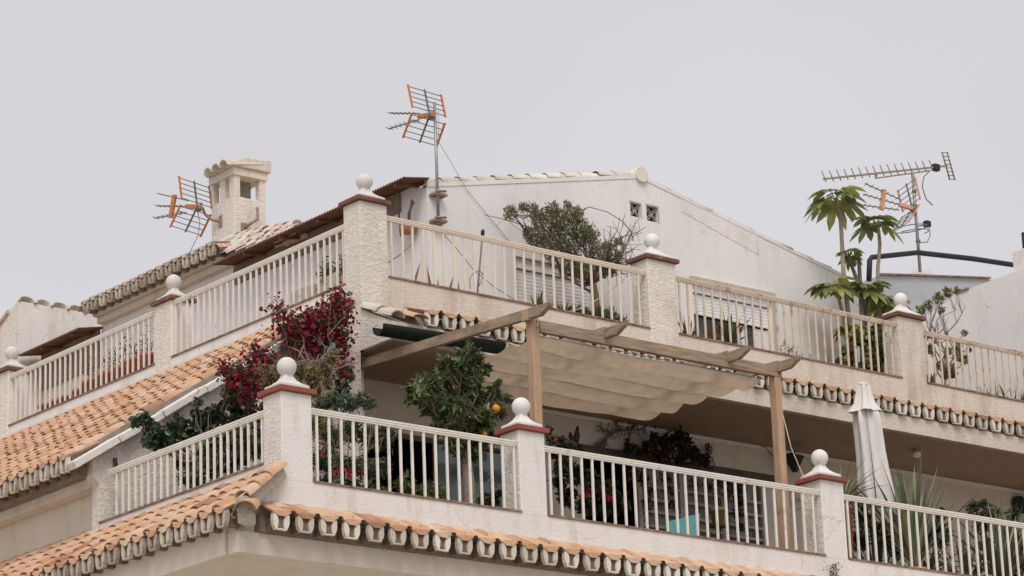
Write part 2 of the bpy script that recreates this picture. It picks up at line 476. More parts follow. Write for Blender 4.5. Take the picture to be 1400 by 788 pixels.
class MB:
    def __init__(s):
        s.v, s.f, s.m, s.sm, s.uv = [], [], [], [], {}

    def add(s, vs, fs, mi=0, smooth=False):
        o = len(s.v)
        s.v += [tuple(map(float, v)) for v in vs]
        for f in fs:
            s.f.append(tuple(i + o for i in f))
            s.m.append(mi)
            s.sm.append(smooth)
        return s

    def box(s, x0, x1, y0, y1, z0, z1, mi=0):
        v = [(x0, y0, z0), (x1, y0, z0), (x1, y1, z0), (x0, y1, z0), (x0, y0, z1), (x1, y0, z1), (x1, y1, z1), (x0, y1, z1)]
        return s.add(v, [(3, 2, 1, 0), (4, 5, 6, 7), (0, 1, 5, 4), (1, 2, 6, 5), (2, 3, 7, 6), (3, 0, 4, 7)], mi)

    def beam(s, p, q, w, h, up=(0, 0, 1), mi=0):
        p, q = Vector(p), Vector(q)
        d = (q - p).normalized()
        side = d.cross(Vector(up))
        if side.length < 1e-5:
            side = d.cross(Vector((1, 0, 0)))
        side.normalize()
        u = side.cross(d)
        a, b = side * (w / 2), u * (h / 2)
        v = [p - a - b, p + a - b, p + a + b, p - a + b, q - a - b, q + a - b, q + a + b, q - a + b]
        return s.add(v, [(0, 1, 2, 3), (7, 6, 5, 4), (1, 0, 4, 5), (2, 1, 5, 6), (3, 2, 6, 7), (0, 3, 7, 4)], mi)

    def tube(s, pts, r, n=6, mi=0, cap=True):
        pts = [Vector(p) for p in pts]
        rs = r if isinstance(r, (list, tuple)) else [r] * len(pts)
        vs, fs = [], []
        prev = None
        for i, p in enumerate(pts):
            d = (pts[min(i + 1, len(pts) - 1)] - pts[max(i - 1, 0)])
            if d.length < 1e-9:
                d = Vector((0, 0, 1))
            d.normalize()
            if prev is None:
                a = d.cross(Vector((0.31, 0.17, 0.93)))
                if a.length < 0.05:
                    a = d.cross(Vector((1, 0, 0)))
            else:
                a = prev - d * prev.dot(d)
            a.normalize()
            prev = a
            b = d.cross(a)
            for k in range(n):
                t = 2 * pi * k / n
                vs.append(p + (a * cos(t) + b * sin(t)) * rs[i])
        for i in range(len(pts) - 1):
            for k in range(n):
                k2 = (k + 1) % n
                fs.append((i * n + k, i * n + k2, (i + 1) * n + k2, (i + 1) * n + k))
        s.add(vs, fs, mi, True)
        if cap:
            o = len(s.v) - len(vs)
            s.f.append(tuple(o + k for k in reversed(range(n)))); s.m.append(mi); s.sm.append(False)
            e = o + (len(pts) - 1) * n
            s.f.append(tuple(e + k for k in range(n))); s.m.append(mi); s.sm.append(False)
        return s

    def lathe(s, c, prof, n=16, mi=0, smooth=True):
        c = Vector(c)
        vs, fs = [], []
        for r, z in prof:
            for k in range(n):
                t = 2 * pi * k / n
                vs.append(c + Vector((r * cos(t), r * sin(t), z)))
        for i in range(len(prof) - 1):
            for k in range(n):
                k2 = (k + 1) % n
                fs.append((i * n + k, i * n + k2, (i + 1) * n + k2, (i + 1) * n + k))
        s.add(vs, fs, mi, smooth)
        o = len(s.v) - len(vs)
        if prof[0][0] > 1e-4:
            s.f.append(tuple(o + k for k in reversed(range(n)))); s.m.append(mi); s.sm.append(False)
        if prof[-1][0] > 1e-4:
            e = o + (len(prof) - 1) * n
            s.f.append(tuple(e + k for k in range(n))); s.m.append(mi); s.sm.append(False)
        return s

    def ball(s, c, r, n=16, mi=0):
        return s.lathe(c, [(max(1e-5, r * sin(pi * i / 10)), -r * cos(pi * i / 10)) for i in range(11)], n, mi)

    def prism(s, pts, axis, a0, a1, mi=0):
        """polygon in the other two axes, extruded along axis between a0 and a1"""
        i = 'xyz'.index(axis)
        def mk(a):
            o = []
            for u, w in pts:
                c = [u, w]
                c.insert(i, a)
                o.append(c)
            return o
        n = len(pts)
        return s.add(mk(a0) + mk(a1), [tuple(range(n)), tuple(range(2 * n - 1, n - 1, -1))] + [(k, n + k, n + (k + 1) % n, (k + 1) % n) for k in range(n)], mi)

    def mesh(s, name, mats, org=(0, 0, 0), bevel=0):
        me = bpy.data.meshes.new(name)
        ox, oy, oz = org
        me.from_pydata([(x - ox, y - oy, z - oz) for x, y, z in s.v], [], s.f)
        for m in (mats if isinstance(mats, (list, tuple)) else [mats]):
            me.materials.append(MT[m] if isinstance(m, str) else m)
        me.polygons.foreach_set('material_index', s.m)
        me.polygons.foreach_set('use_smooth', s.sm)
        if bevel:
            import bmesh
            bm = bmesh.new()
            bm.from_mesh(me)
            bmesh.ops.recalc_face_normals(bm, faces=bm.faces)
            ed = [e for e in bm.edges if len(e.link_faces) == 2 and e.calc_face_angle(0) > 0.6]
            bmesh.ops.bevel(bm, geom=ed, offset=bevel, segments=2, profile=0.5, affect='EDGES', clamp_overlap=True)
            bm.to_mesh(me)
            bm.free()
        else:
            import bmesh
            bm = bmesh.new()
            bm.from_mesh(me)
            bmesh.ops.recalc_face_normals(bm, faces=bm.faces)
            bm.to_mesh(me)
            bm.free()
        me.update()
        return me

    def build(s, name, mats, parent=None, bevel=0, org=None):
        o0 = ORG[parent.name] if parent else (org or (0, 0, 0))
        o = bpy.data.objects.new(name, s.mesh(name, mats, o0, bevel))
        COL.objects.link(o)
        if parent:
            o.parent = parent
        else:
            o.location = o0
        ORG[o.name] = tuple(o0)
        return o


def tag(o, label=None, cat=None, group=None, kind=None):
    for k, v in (('label', label), ('category', cat), ('group', group), ('kind', kind)):
        if v:
            o[k] = v
    return o


def thing(name, loc, label, cat, group=None):
    o = bpy.data.objects.new(name, None)
    o.empty_display_size = 0.2
    COL.objects.link(o)
    o.location = tuple(map(float, loc))
    ORG[o.name] = tuple(map(float, loc))
    return tag(o, label, cat, group)


def inst(name, me, mat4, parent):
    """shared-mesh piece placed by a world matrix, under parent"""
    o = bpy.data.objects.new(name, me)
    COL.objects.link(o)
    o.parent = parent
    ox = Vector(ORG[parent.name])
    o.matrix_basis = Matrix.Translation(-ox) @ mat4
    ORG[o.name] = ORG[parent.name]
    return o


def frame(o, x, y, z):
    m = Matrix.Identity(4)
    for i in range(3):
        m[i][0], m[i][1], m[i][2], m[i][3] = x[i], y[i], z[i], o[i]
    return m


# ------------------------------------------------------------------ foliage helpers
def blob_points(blobs, ax, val, n, flat=0.7, jit=0.0, shell=0.35):
    """n points spread through blobs given as (px, py, radius px) standing at plane ax = val"""
    cs, rs = [], []
    for b in blobs:
        P = on(b[0], b[1], ax, val + (b[3] if len(b) > 3 else random.uniform(-jit, jit)))
        cs.append(P)
        rs.append(b[2] * depth_px(P))
    cs, rs = np.array(cs), np.array(rs)
    w = rs ** 2
    idx = rng.choice(len(cs), n, p=w / w.sum())
    d = rng.normal(size=(n, 3))
    d /= np.linalg.norm(d, axis=1)[:, None]
    rad = rng.uniform(shell ** 3, 1, n) ** (1 / 3)
    # lumpy outline
    ph = np.sin(d[:, 0] * 5 + idx) * np.sin(d[:, 1] * 6 + 2 * idx) * np.sin(d[:, 2] * 5 - idx)
    rad *= 0.86 + 0.3 * ph
    P = cs[idx] + d * (rs[idx] * rad)[:, None] * np.array([1, flat if ax == 'y' else 1, 1])
    return P, d, cs, rs


def leaves(P, out, size, aspect=0.42, droop=0.2, mats=('citrus',), weights=None, name='foliage', parent=None, spread=1.0, kind='stuff', sizevar=0.35):
    """one small folded leaf at every point; leaf axis leans outwards"""
    n = len(P)
    d = out + rng.normal(size=(n, 3)) * spread
    d[:, 2] -= droop
    d /= np.linalg.norm(d, axis=1)[:, None]
    s = np.cross(d, rng.normal(size=(n, 3)))
    s /= np.linalg.norm(s, axis=1)[:, None] + 1e-9
    nn = np.cross(s, d)
    L = size * rng.uniform(1 - sizevar, 1 + sizevar, n)[:, None]
    W = L * aspect / 2
    base = P - d * L * 0.5
    mid = P - d * L * 0.05 - nn * L * 0.07
    tip = P + d * L * 0.5 - nn * L * 0.06
    l_ = P - d * L * 0.05 + s * W
    r_ = P - d * L * 0.05 - s * W
    V = np.stack([base, l_, tip, r_, mid], 1).reshape(-1, 3)
    org = np.array(ORG[parent.name]) if parent else np.zeros(3)
    V = V - org
    F = []
    for i in range(n):
        k = 5 * i
        F += [(k, k + 4, k + 1), (k + 1, k + 4, k + 2), (k, k + 3, k + 4), (k + 3, k + 2, k + 4)]
    me = bpy.data.meshes.new(name)
    me.from_pydata(V.tolist(), [], F)
    for m in mats:
        me.materials.append(MT[m])
    mi = rng.choice(len(mats), n, p=weights)
    me.polygons.foreach_set('material_index', np.repeat(mi, 4).astype(np.int32))
    me.update()
    o = bpy.data.objects.new(name, me)
    COL.objects.link(o)
    if parent:
        o.parent = parent
        ORG[o.name] = ORG[parent.name]
    if kind:
        o['kind'] = kind
    return o


def wob(p, q, n=5, a=0.06):
    p, q = np.asarray(p, float), np.asarray(q, float)
    L = np.linalg.norm(q - p)
    out = []
    for i in range(n + 1):
        t = i / n
        k = p + (q - p) * t
        if 0 < i < n:
            k = k + rng.normal(size=3) * a * L * 0.5
        out.append(tuple(k))
    return out


def twigs(mb, root, cs, rs, r0=0.03, sub=4, mi=0, n=5):
    """limbs from root to each clump centre, with twigs inside the clump"""
    for c, r in zip(cs, rs):
        pts = wob(root, c, 5, 0.14)
        mb.tube(pts, [r0 * (1 - 0.16 * i) for i in range(6)], n, mi)
        for _ in range(sub):
            d = rng.normal(size=3)
            d /= np.linalg.norm(d)
            mb.tube(wob(pts[random.choice((3, 4, 5))], c + d * r * 0.85, 3, 0.12), [r0 * 0.35, r0 * 0.3, r0 * 0.2, r0 * 0.12], 4, mi)


def blades(parent, name, base, n, L, w, mats, tilt=(0.1, 1.0), droop=0.4, part=True, seg=4, az=None, mi_pick=None):
    """sword-shaped blades fanning up from base"""
    big = MB()
    for i in range(n):
        a = random.uniform(0, 2 * pi) if az is None else random.uniform(*az)
        t = random.uniform(*tilt)
        l = L * random.uniform(0.7, 1.1)
        out = Vector((cos(a), sin(a), 0))
        side = Vector((-sin(a), cos(a), 0))
        p = Vector(base) + out * 0.03
        vs = []
        ang = t
        for k in range(seg + 1):
            u = k / seg
            ww = w * (1 - u) ** 0.7 * (0.55 + 0.9 * min(1, u * 3)) / 1.45 if k else w * 0.5
            nrm = (out * -cos(ang) + Vector((0, 0, 1)) * sin(ang))
            vs += [p - side * ww + nrm * ww * 0.35, p + nrm * -0.002, p + side * ww + nrm * ww * 0.35]
            ang += droop * t / seg * 2
            p = p + (out * sin(ang) + Vector((0, 0, 1)) * cos(ang)) * (l / seg)
        fs = []
        for k in range(seg):
            b = 3 * k
            fs += [(b, b + 1, b + 4, b + 3), (b + 1, b + 2, b + 5, b + 4)]
        mi = random.randrange(len(mats)) if mi_pick is None else mi_pick(i)
        if part:
            MB().add(vs, fs, 0, True).build(name, mats[mi], parent)
        else:
            big.add(vs, fs, mi, True)
    if not part:
        o = big.build(name, list(mats), parent)
        o['kind'] = 'stuff'


# ================================================================== SETTING
g = MB()
g.box(-400, 400, -400, 400, -0.5, 0.0)
tag(g.build('ground', 'paving'), kind='structure')
g = MB()
g.box(-400, 400, -22, -14, 0.004, 0.012)
tag(g.build('road', 'asphalt'), kind='structure')

# ================================================================== BUILDINGS
X2, Y2 = 4.62, 4.4          # outer faces of the upper terrace parapets
X3, Y3 = 7.35, 6.2          # outer faces of the gabled house
LZ, LZL = 11.01, 11.28      # sill heights of the lower parapets (right, left)
UZ, UZL = 15.73, 15.635     # sill heights of the upper parapets
RIGHT = 30.0

house = thing('terrace_house', (3, 3, 0), 'white stuccoed storey with the lower balustraded terrace and the shaded loggia behind it', 'house')


def hbox(name, mat, b, parent=house, bevel=0, label=None):
    o = MB().box(*b).build(name, mat, parent, bevel)
    if label:
        o['label'] = label
    return o


hbox('base_wall', 'cream', (2.2, RIGHT, 2.0, 22, 0.0, 9.93))
hbox('balcony_slab', 'cream', (-0.70, RIGHT, 0.03, 22, 9.935, 10.14))
# cornice band under the tile eaves
hbox('cornice', 'cream', (-0.76, RIGHT, -0.07, 0.16, 9.92, 10.21), bevel=0.012)
hbox('cornice', 'cream', (-0.80, -0.58, 0.165, 22, 9.92, 10.30), bevel=0.012)
MB().prism([(-0.74, 10.212), (RIGHT, 10.212), (RIGHT, 10.985), (0.0, 10.985), (-0.74, 10.46)], 'y', 0.0, 0.2).build('parapet_wall', 'wall', house)
hbox('parapet_wall', 'wall', (0.002, 0.2, 0.2, 4.455, 10.212, 11.255))
hbox('terrace_floor', 'floor_tile', (0.2, RIGHT, 0.2, 5.65, 10.6, 10.75))
# clay sills on the parapets, in lengths with open joints
for (x0, x1) in ((0.49, 3.99), (4.46, 9.82), (10.30, RIGHT)):
    hbox('sill', 'sill', (x0, x1, -0.018, 0.215, 10.986, 11.012))
hbox('sill', 'sill', (-0.018, 0.215, 0.425, 4.455, 11.256, 11.283))
# wall under the raking verge, rough cast, closing the terrace on the left
SL = 0.635                                          # pitch of the long tiled roof
ZV = lambda x: 12.40 + SL * x                       # top of its deck
MB().prism([(0.0, 10.75), (X2, 10.75), (X2, ZV(X2) - 0.16), (-0.12, ZV(-0.12) - 0.16), (-0.12, 11.95), (0.0, 11.83)], 'y', 4.46, 4.66).build('gable_wall', 'rough', house)
hbox('eave_beam', 'cream', (-0.05, 0.45, 4.662, 22, 11.81, 12.24), bevel=0.01)
hbox('side_wall', 'cream', (0.20, 0.45, 4.662, 22, 10.3, 11.808))
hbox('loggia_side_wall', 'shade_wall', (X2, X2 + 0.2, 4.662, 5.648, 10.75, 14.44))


def wall_strips(name, mat, parent, xs0, xs1, zb, top, y0, y1, holes):
    """wall in the x-z plane with rectangular openings; top is a function of x"""
    br = sorted(set([xs0, xs1] + [h[0] for h in holes] + [h[1] for h in holes] + [x for x in (RIDGE_X,) if xs0 < x < xs1]))
    mb = MB()
    for a, b in zip(br[:-1], br[1:]):
        hs_ = sorted([h for h in holes if h[0] <= a + 1e-6 and h[1] >= b - 1e-6], key=lambda h: h[2])
        z = zb
        for h in hs_:
            if h[2] > z + 1e-4:
                mb.prism([(a, z), (b, z), (b, h[2]), (a, h[2])], 'y', y0, y1)
            z = h[3]
        mb.prism([(a, z), (b, z), (b, top(b)), (a, top(a))], 'y', y0, y1)
    return mb.build(name, mat, parent)


RIDGE_X = 12.11
# loggia back wall with the two wide openings
DOOR = (5.15, 8.75, 10.75, 13.62)
LW = (10.02, 14.15, 10.75, 13.80)
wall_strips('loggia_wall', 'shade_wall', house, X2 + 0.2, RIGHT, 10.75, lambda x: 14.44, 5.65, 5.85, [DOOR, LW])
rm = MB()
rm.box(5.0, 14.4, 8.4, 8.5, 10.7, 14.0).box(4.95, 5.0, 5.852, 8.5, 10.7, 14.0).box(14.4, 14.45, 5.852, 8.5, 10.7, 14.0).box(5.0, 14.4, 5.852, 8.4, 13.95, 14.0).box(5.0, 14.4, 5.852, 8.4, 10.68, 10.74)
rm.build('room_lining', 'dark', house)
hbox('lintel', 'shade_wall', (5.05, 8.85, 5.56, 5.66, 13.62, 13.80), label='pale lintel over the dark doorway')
hbox('lintel', 'dark_wood', (9.9, 14.3, 5.55, 5.66, 13.78, 13.92), label='dark wooden lintel over the wide grilled window')
dr = MB().box(7.0, 8.72, 5.70, 5.72, 10.78, 13.58).build('door', 'glass', house)
dr['label'] = 'sliding door leaf of teal reflecting glass'
MB().box(6.95, 7.0, 5.68, 5.74, 10.76, 13.61).box(7.86, 7.90, 5.69, 5.735, 10.76, 13.61).box(8.70, 8.748, 5.68, 5.74, 10.76, 13.61).build('door_frame', 'grey_wood', dr)
win = MB().box(11.3, 14.1, 5.78, 5.80, 10.8, 13.75).build('window', 'grey_pane', house)
win['label'] = 'wide loggia window behind a pale grey glazing grid'
for k in range(4):
    x = 11.25 + k * 0.95
    MB().box(x, x + 0.09, 5.70, 5.76, 10.76, 13.79).build('mullion', 'grey_wood', win)
for k in range(3):
    for j in range(12):
        z = 10.95 + j * 0.225 + random.uniform(-0.025, 0.025)
        MB().box(11.345 + k * 0.95, 12.195 + k * 0.95, 5.69, 5.77, z, z + 0.045).build('glazing_bar', 'grey_wood', win)
# pipes and a ledge running along the top of the loggia wall
MB().box(8.0, RIGHT, 5.60, 5.655, 14.36, 14.43).build('ceiling_trim', 'white_paint', house)

# ---------------------------------------------------------------- upper storey
gable = thing('gabled_house', (12, 11, 10.7), 'white gabled top storey with two shuttered windows, behind the upper balustraded terrace', 'house')
gb = lambda n, m, b, **k: hbox(n, m, b, parent=gable, **k)
MB().prism([(3.66, 14.46), (Y2 + 0.2, 14.46), (Y2 + 0.2, 15.1), (Y2, 15.1), (3.66, 14.74)], 'x', X2, RIGHT).build('eave_slab', 'weathered', gable)
MB().prism([(3.72, 14.462), (Y2 + 0.15, 14.462), (Y2 + 0.15, 15.04), (3.72, 14.745)], 'x', X2 - 0.012, X2 + 0.02).build('slab_end', 'rough', gable)
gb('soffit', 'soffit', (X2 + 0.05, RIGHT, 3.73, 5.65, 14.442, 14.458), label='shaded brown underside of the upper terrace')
gb('parapet_wall', 'weathered', (X2 + 0.2, RIGHT, Y2, Y2 + 0.2, 15.102, 15.70))
gb('parapet_wall', 'wall', (X2, X2 + 0.2, Y2 + 0.201, 17.5, 14.9, 15.605))
gb('corner_wall', 'rough', (X2 - 0.004, X2 + 0.45, Y2 + 0.0, Y2 + 0.42, 14.46, 15.71))
gb('plinth_ledge', 'wall', (X2 - 0.05, X2 - 0.001, Y2 + 0.43, 17.5, 15.36, 15.45))
gb('terrace_floor', 'floor_tile', (X2 + 0.2, RIGHT, Y2 + 0.2, 18.4, 15.2, 15.36))
# sills
colA = on(888, 430, 'y', Y2)[0], on(926.5, 430, 'y', Y2)[0]
colB = on(1230, 470, 'y', Y2)[0], on(1263.5, 470, 'y', Y2)[0]
CU = on(530, 340, 'y', Y2)[0]
for (x0, x1) in ((CU, colA[0]), (colA[1], colB[0]), (colB[1], RIGHT)):
    gb('sill', 'sill', (x0, x1, Y2 - 0.02, Y2 + 0.215, 15.703, 15.731))
yA = on(257, 440, 'x', X2)[1], on(234.5, 440, 'x', X2)[1], on(212, 440, 'x', X2)[1]
for (y0, y1) in ((Y2 + 0.42, yA[1]), (yA[2], 15.0)):
    gb('sill', 'sill', (X2 - 0.02, X2 + 0.215, y0, y1, 15.607, 15.634))

# gable wall
RIDGE_Z, EAVE_Z = 19.17, 18.13
X4 = 17.0
gtop = lambda x: EAVE_Z + (RIDGE_Z - EAVE_Z) * (x - X3) / (RIDGE_X - X3) if x <= RIDGE_X else RIDGE_Z - 0.205 * (x - RIDGE_X)
w1 = (on(706, 375, 'y', Y3)[0], on(812, 396, 'y', Y3)[0], 16.0, on(706, 350, 'y', Y3)[2])
w2 = (on(947, 400, 'y', Y3)[0], on(1056, 425, 'y', Y3)[0], 16.0, on(947, 384, 'y', Y3)[2])
va = (on(862, 290, 'y', Y3)[0], on(876, 290, 'y', Y3)[0], on(868, 296.5, 'y', Y3)[2], on(868, 278, 'y', Y3)[2])
vb = (on(884, 292, 'y', Y3)[0], on(899.5, 292, 'y', Y3)[0], on(891, 303, 'y', Y3)[2], on(891, 282.5, 'y', Y3)[2])
wall_strips('gable_wall', 'wall_clean', gable, X3, X4, 15.36, gtop, Y3, Y3 + 0.25, [w1, w2, va, vb])
gb('left_wall', 'wall_clean', (X3, X3 + 0.25, Y3 + 0.252, 16.3, 15.36, EAVE_Z + 0.11))
gb('shade_strip', 'awning_shade', (X3 - 0.05, X3 - 0.001, 6.9, 11.8, 17.86, 18.20), label='grey brown strip painted as shade on the wall under the corrugated awning')  # added dark strip stands in for the awning's shade on this wall
gb('left_wall', 'cream', (X3 + 0.02, X3 + 0.25, 16.302, 18.5, 15.36, 18.05))
gb('right_wall', 'wall_clean', (X4 - 0.25, X4, Y3 + 0.252, 17, 15.36, gtop(X4) - 0.02))
MB().prism([(X3 + 0.26, EAVE_Z + 0.02), (RIDGE_X, RIDGE_Z - 0.01), (X4 - 0.02, gtop(X4) - 0.01), (X4 - 0.02, gtop(X4) + 0.07), (RIDGE_X, RIDGE_Z + 0.07), (X3 + 0.26, EAVE_Z + 0.11)], 'y', Y3 + 0.26, 17).build('roof_deck', 'tile', gable)
# windows: recessed leaf, roller shutter with real slats, frame
for (wx0, wx1, wz0, wz1), drop in ((w1, 15.45), (w2, None)):
    zs = 16.42 if drop is None else 16.02
    zbox = wz1 - 0.2
    wi = MB().box(wx0 + 0.02, wx1 - 0.02, Y3 + 0.17, Y3 + 0.19, 16.0, zbox).build('window', 'dark_glass', gable)
    wi['label'] = 'window with its white roller shutter ' + ('half lowered' if drop is None else 'fully lowered')
    if drop is None:
        zs = on(952, 432, 'y', Y3 + 0.1)[2]
    mb = MB()
    nsl = int((zbox - zs) / 0.062)
    for k in range(nsl):
        z0 = zbox - (k + 1) * 0.062
        mb.prism([(Y3 + 0.103, z0 + 0.004), (Y3 + 0.125, z0 + 0.004), (Y3 + 0.125, z0 + 0.062), (Y3 + 0.103, z0 + 0.062), (Y3 + 0.097, z0 + 0.035)], 'x', wx0 + 0.03, wx1 - 0.03)
    mb.build('shutter', 'shutter', wi)
    MB().box(wx0 + 0.01, wx1 - 0.01, Y3 + 0.06, Y3 + 0.16, zbox + 0.02, wz1 - 0.005).build('shutter_box', 'shutter', wi)
    fr = MB().box(wx0, wx0 + 0.03, Y3 + 0.05, Y3 + 0.14, 16.0, zbox + 0.02).box(wx1 - 0.03, wx1, Y3 + 0.05, Y3 + 0.14, 16.0, zbox + 0.02)
    fr.build('frame', 'white_paint', wi)
    if drop is None:
        MB().box((wx0 + wx1) / 2 + 0.28, (wx0 + wx1) / 2 + 0.36, Y3 + 0.13, Y3 + 0.168, 16.0, zs).box(wx1 - 0.34, wx1 - 0.03, Y3 + 0.14, Y3 + 0.168, 16.0, zs).build('casement', 'white_paint', wi)
        MB().box(wx0 - 0.06, wx1 + 0.05, Y3 - 0.06, Y3 - 0.001, wz1, wz1 + 0.07).box(wx1 + 0.002, wx1 + 0.05, Y3 - 0.05, Y3 - 0.001, 16.0, wz1 - 0.001).build('frame', 'frame', wi)
# vents: pierced clay blocks with a petal cross
for (x0, x1, z0, z1) in (va, vb):
    vt = MB().box(x0, x1, Y3 + 0.07, Y3 + 0.09, z0, z1).build('vent', 'dark', gable)
    cx, cz, hx, hz = (x0 + x1) / 2, (z0 + z1) / 2, (x1 - x0) / 2, (z1 - z0) / 2
    mb = MB()
    for sx_ in (-1, 1):
        for sz_ in (-1, 1):
            pts = [(cx + sx_ * hx * u, Y3 + 0.030, cz + sz_ * hz * (u ** 1.9 if sx_ * sz_ > 0 else u ** 0.55)) for u in (0, 0.25, 0.5, 0.75, 1)]
            mb.tube(pts, 0.0075, 5)
            pts = [(cx + sx_ * hx * u, Y3 + 0.034, cz + sz_ * hz * (u ** 0.55 if sx_ * sz_ > 0 else u ** 1.9)) for u in (0, 0.25, 0.5, 0.75, 1)]
            mb.tube(pts, 0.0075, 5)
    mb.build('vent_grille', 'frame', vt)
    MB().box(x0 - 0.015, x1 + 0.015, Y3 - 0.012, Y3 - 0.001, z1, z1 + 0.03).box(x1, x1 + 0.015, Y3 - 0.012, Y3 - 0.001, z0, z1 - 0.001).build('vent_frame', 'frame', vt)


# ---------------------------------------------------------------- tiles
def cover_mesh(name, L, w0, w1, h, th, mats, segs=6, split=None, cap=True):
    """barrel tile: local x across, y down the slope (0 .. L), z up"""
    mb = MB()
    vs = []
    for y, w, lift in ((0, w0, 0), (L, w1, 0.0)):
        for r in (0, 1):
            for k in range(segs + 1):
                t = pi * k / segs
                ww = w / 2 - (th if r else 0)
                hh = h * w / w1 - (th if r else 0)
                vs.append((-cos(t) * ww, y, sin(t) * hh + lift))
    n = segs + 1
    mb.v = vs
    for k in range(segs):
        a = k
        mb.f.append((a, a + 1, 2 * n + a + 1, 2 * n + a))
        mb.m.append(0 if split is None or split[0] <= k < split[1] else 1)
        mb.sm.append(True)
        mb.f.append((n + a + 1, n + a, 3 * n + a, 3 * n + a + 1)); mb.m.append(len(mats) - 1); mb.sm.append(True)
        mb.f.append((2 * n + a, 2 * n + a + 1, 3 * n + a + 1, 3 * n + a)); mb.m.append(len(mats) - 1); mb.sm.append(False)
    return mb.mesh(name, mats)


def eave_meshes(p, mats_top, rim, brick, sl=0.3):
    """front pieces of one tile bay: limewashed pan with its clay lid, infill brick, and the cover over the joint"""
    pan = MB()
    for q in (-1, 1):
        out = [(0.30, 0.115), (0.34, 0.06), (0.345, -0.01), (0.315, -0.065), (0.215, -0.125)]
        inn = [(0.155, -0.105), (0.125, -0.06), (0.12, 0.0), (0.165, 0.05), (0.26, 0.112)]
        pts = [(q * x * p, z) for x, z in out + inn]
        n = len(pts)
        vs = [(x, 0.004 * math.sin(3 * z), z) for x, z in pts] + [(x * 0.95, -0.07, z) for x, z in pts]
        fs = [tuple(range(n)), tuple(range(2 * n - 1, n - 1, -1))] + [(k, n + k, n + (k + 1) % n, (k + 1) % n) for k in range(n)]
        pan.add(vs, fs, 1)
    pan.prism([(-0.26 * p, -0.122), (0.26 * p, -0.122), (0.20 * p, -0.106), (-0.20 * p, -0.106)], 'y', -0.05, -0.004, 1)
    # clay lid filling the top of the channel, sloping back under the wall
    fr = [(-0.38, 0.098), (-0.28, 0.092), (-0.14, 0.052), (0.14, 0.052), (0.28, 0.092), (0.38, 0.098), (0.38, 0.114), (0.2, 0.128), (-0.2, 0.128), (-0.38, 0.114)]
    n = len(fr)
    vs = [(x * p, 0.014, z) for x, z in fr] + [(x * p, -0.52, z + 0.52 * sl) for x, z in fr]
    pan.add(vs, [tuple(range(n)), tuple(range(2 * n - 1, n - 1, -1))] + [(k, n + k, n + (k + 1) % n, (k + 1) % n) for k in range(n)], 0)
    bk = MB().prism([(-0.16 * p, 0.06), (-0.135 * p, -0.108), (0.135 * p, -0.108), (0.16 * p, 0.06)], 'y', -0.28, -0.03)
    cv = cover_mesh('cover_tile', 0.5, 0.27 * p, 0.32 * p, 0.060, 0.014, (mats_top, brick))
    return pan.mesh('pan_tile', (mats_top, rim)), bk.mesh('infill_brick', brick), cv


def eave_row(parent, p, count, first, step, ydir, z, jit=0.006, top='tile', rim='lime', brick='brick', sl=0.3):
    """row of bays: first = world point of first bay front, step = unit vector along the eave"""
    y = Vector((ydir[0], ydir[1], 0)).normalized()
    x = Vector(step).normalized()
    zz = x.cross(y)
    if zz.z < 0:
        x = -x
        zz = x.cross(y)
    pan, bk, cv = eave_meshes(p, top, rim, brick, sl)
    yt = (y - zz * sl).normalized()
    zt3 = (zz + y * sl).normalized()
    for k in range(count):
        o = Vector(first) + Vector(step).normalized() * (p * k) + zz * random.uniform(-jit, jit) + y * random.uniform(-jit, jit) * 2
        rot = Matrix.Rotation(random.uniform(-0.035, 0.035), 4, 'Y')
        inst('pan_tile', pan, frame(o, x, y, zz) @ rot, parent)
        inst('infill_brick', bk, frame(o, x, y, zz) @ rot, parent)
        o2 = o + Vector(step).normalized() * (p * 0.5) - yt * 0.52 + zz * 0.085
        inst('cover_tile', cv, frame(o2, x, yt, zt3) @ rot, parent)


def slope_frame(direction, pitch):
    """axes (x, y down slope, z) for a roof falling towards direction"""
    d = Vector(direction).normalized()
    y = d * cos(pitch) + Vector((0, 0, -1)) * sin(pitch)
    z = d * sin(pitch) + Vector((0, 0, 1)) * cos(pitch)
    return y.cross(z), y, z


def tile_field(parent, origin, direction, pitch, p, rows, cols, expo, keep, limit=290, jit=0.017):
    """origin = lower corner of the field on the deck; columns step along +Y, rows step up the slope"""
    x, y, z = slope_frame(direction, pitch)
    cm = cover_mesh('roof_tile', expo + 0.085, 0.72 * p, 0.84 * p, 0.40 * p, 0.014, ('tile', 'tile'))
    cand = []
    for r in range(rows):
        for c in range(cols):
            low = Vector(origin) + x * (p * (c + 0.5)) - y * (expo * r)
            if not keep(low, r, c):
                continue
            px, py, dz = proj(low - y * 0.2)
            vis = -10 < px < 1410 and -10 < py < 798
            cand.append((not vis, dz, low))
    cand.sort(key=lambda t: (t[0], t[1]))
    extra = MB()
    for k, (nv, dz, low) in enumerate(cand):
        # upper end lies on the deck, lower end rides on the tile below
        yy = (y + z * 0.038).normalized()
        xx = x
        zz = xx.cross(yy)
        top = low - y * (expo + 0.085) + z * 0.012
        j = Matrix.Rotation(random.uniform(-jit, jit) * 2, 4, 'Z') @ Matrix.Rotation(random.uniform(-jit, jit), 4, 'X')
        mt = frame(top + x * random.uniform(-jit, jit) + y * random.uniform(-jit, jit) * 1.5, xx, yy, zz) @ j
        if k < limit and not nv:
            inst('roof_tile', cm, mt, parent)
        else:
            vs = [mt @ v.co for v in cm.vertices]
            extra.add(vs, [tuple(q.vertices) for q in cm.polygons], 0, True)
    if extra.v:
        o = extra.build('far_roof_tiles', 'tile', parent)
        o['kind'] = 'stuff'
    return x, y, z


